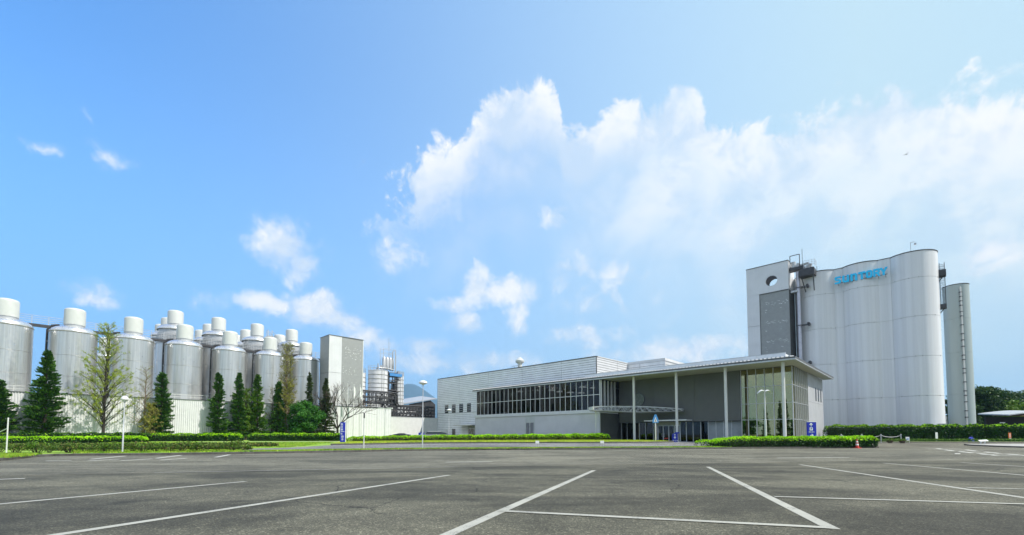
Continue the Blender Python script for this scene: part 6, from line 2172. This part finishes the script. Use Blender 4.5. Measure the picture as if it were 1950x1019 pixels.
# red stools at the entrance glass
for lab, u, v in (('low red seat inside the left end of the entrance glass', -21.9, 4.9), ('low red seat just outside the entrance doors', -15.3, 3.5)):
    t = thing('red_seat', lab, 'seat', S(u, v, 0.28), ROT, 'red seats at the entrance')
    part('seat', M['red'], lambda m: m.lathe([(0.26, 0.38), (0.30, 0.40), (0.30, 0.5), (0.26, 0.53), (0, 0.54)], 20), t, True)
    part('stem', M['darksteel'], lambda m: m.lathe([(0.2, 0), (0.2, 0.02), (0.04, 0.04), (0.04, 0.39)], 14), t, True)

# ------------------------------------------------------------------ right: shelter, railing, lamp
SH = thing('shelter', 'low shelter with a thin curved roof on a white post at the right edge', 'shelter', (84.5, 74.5, 0.25))


def shell_roof(m):
    n = 10
    vs = []
    for i in range(n + 1):
        f = i / n
        x = -3.2 + 9.5 * f
        z = 4.15 + 0.55 * math.sin(math.pi * f * 0.75)
        for y, dz in ((-2.4, 0), (2.4, 0.35), (2.4, 0.55), (-2.4, 0.16)):
            vs.append((x, y, z + dz))
    m.add(vs, [(4 * i + a, 4 * i + (a + 1) % 4, 4 * i + 4 + (a + 1) % 4, 4 * i + 4 + a) for i in range(n) for a in range(4)] + [(0, 1, 2, 3), (43, 42, 41, 40)])


part('roof', M['galv'], shell_roof, SH)
part('roof_lining', M['brown'], lambda m: m.add([(-1.0, -2.38, 4.12), (6.3, -2.38, 4.35), (6.3, 2.2, 4.7), (-1.0, 2.2, 4.4), (-1.0, -2.38, 4.05), (6.3, -2.38, 4.28), (6.3, 2.2, 4.6), (-1.0, 2.2, 4.3)], [(0, 1, 2, 3), (7, 6, 5, 4), (0, 4, 5, 1), (1, 5, 6, 2), (2, 6, 7, 3), (3, 7, 4, 0)]), SH)
part('post', M['white'], lambda m: m.box(2.1, -2.2, -0.2, 2.3, -2.0, 4.2), SH)
part('post', M['white'], lambda m: m.box(6.0, -2.2, -0.2, 6.2, -2.0, 4.3), SH)
part('back_wall', M['roomdark'], lambda m: m.box(-2.2, 2.1, -0.2, 6.2, 2.3, 4.1), SH)
t = thing('guard_rail', 'pale horizontal guard rail below the shelter', 'railing', (72.8, 66.0, 0.25))
part('rail', M['white'], lambda m: m.box(0, -0.03, 2.0, 8.0, 0.03, 2.22), t)
for i in range(5):
    part('post', M['galv'], lambda m: m.box(0.3 + i * 1.8, 0.03, -0.1, 0.38 + i * 1.8, 0.1, 2.0), t)
t = thing('street_lamp', 'small white lamp post below the right hand trees', 'lamp', (81.9, 73.5, 0.2), 0, 'lamp posts round the car park')
part('pole', M['white'], lambda m: m.lathe([(0.06, 0), (0.05, 3.0)], 10), t, True)
part('lamp_head', M['white'], lambda m: m.box(-0.5, -0.12, 2.98, 0.15, 0.12, 3.14), t)
t = thing('block_wall', 'low pale wall of stacked blocks between the big silos and the slim one', 'wall', (66.6, 70.5, 0.2))
for k in range(6):
    part('block_course', M['capwhite'], lambda m: m.box(-0.2, 0, k * 0.68, 3.0, 0.3, k * 0.68 + 0.62), t)
for lab, x, y, w in (('small white roof unit over the hedge below the middle silo', 56.2, 63.3, 1.1), ('small white cabinet top over the hedge below the right silo', 61.4, 63.0, 1.0)):
    t = thing('cabinet', lab, 'cabinet', (x, y, 0.25), ROT, 'cabinets at the silo foot')
    part('body', M['white'], lambda m: m.box(-w / 2, -0.3, 0, w / 2, 0.3, 2.5), t)
    part('lid', M['galv'], lambda m: m.box(-w / 2 - 0.05, -0.35, 2.501, w / 2 + 0.05, 0.35, 2.58), t)

# ------------------------------------------------------------------ far hill and a bird
m = MB()
vs = []
nx, ny = 60, 12
g = random.Random(3)
for j in range(ny + 1):
    for i in range(nx + 1):
        x = -3150 + 3375 * i / nx
        y = 5500 + 2000 * j / ny
        f = math.exp(-((x + 1440) / 430) ** 2) * 1.0 + 0.42 * math.exp(-((x + 855) / 360) ** 2) + 0.5 * math.exp(-((x + 2140) / 585) ** 2)
        vs.append((x, y, 640 * f * math.sin(math.pi * min(1, j / ny * 1.1 + 0.02)) ** 0.8 + g.uniform(-7, 7)))
m.add(vs, [(j * (nx + 1) + i, j * (nx + 1) + i + 1, (j + 1) * (nx + 1) + i + 1, (j + 1) * (nx + 1) + i) for j in range(ny) for i in range(nx)])
tag(m.build('hill', M['hill'], None, True), kind='structure')
b = MB()
b.tube([(-0.14, 0, 0), (-0.05, 0, 0.02), (0.08, 0, 0.02), (0.16, 0, 0.03)], 0.05, 6, 0.03)
for s in (-1, 1):
    b.add([(-0.04, 0, 0.03), (0.08, 0, 0.03), (0.0, s * 0.22, 0.14), (-0.1, s * 0.42, 0.08)], [(0, 1, 2, 3)])
o = b.build('bird', M['bird'], None, False, (55.3, 60.0, 40.5), R(20))
tag(o, 'tiny dark bird gliding in the cloudy sky above the silos', 'bird')

# ------------------------------------------------------------------ the air: thin even haze over the whole valley
HZ = MB()
HZ.box(-6200, -3100, -1.6, 6200, 8200, 700)
hm = bpy.data.materials.new('haze')
hm.use_nodes = True
hm.node_tree.nodes.clear()
ho = hm.node_tree.nodes.new('ShaderNodeOutputMaterial')
hv = hm.node_tree.nodes.new('ShaderNodeVolumePrincipled')
hv.inputs['Color'].default_value = (0.40, 0.69, 1.0, 1)
hv.inputs['Density'].default_value = 0.00012
hv.inputs['Anisotropy'].default_value = 0.0
hm.node_tree.links.new(hv.outputs[0], ho.inputs['Volume'])
tag(HZ.build('haze', hm), kind='stuff')
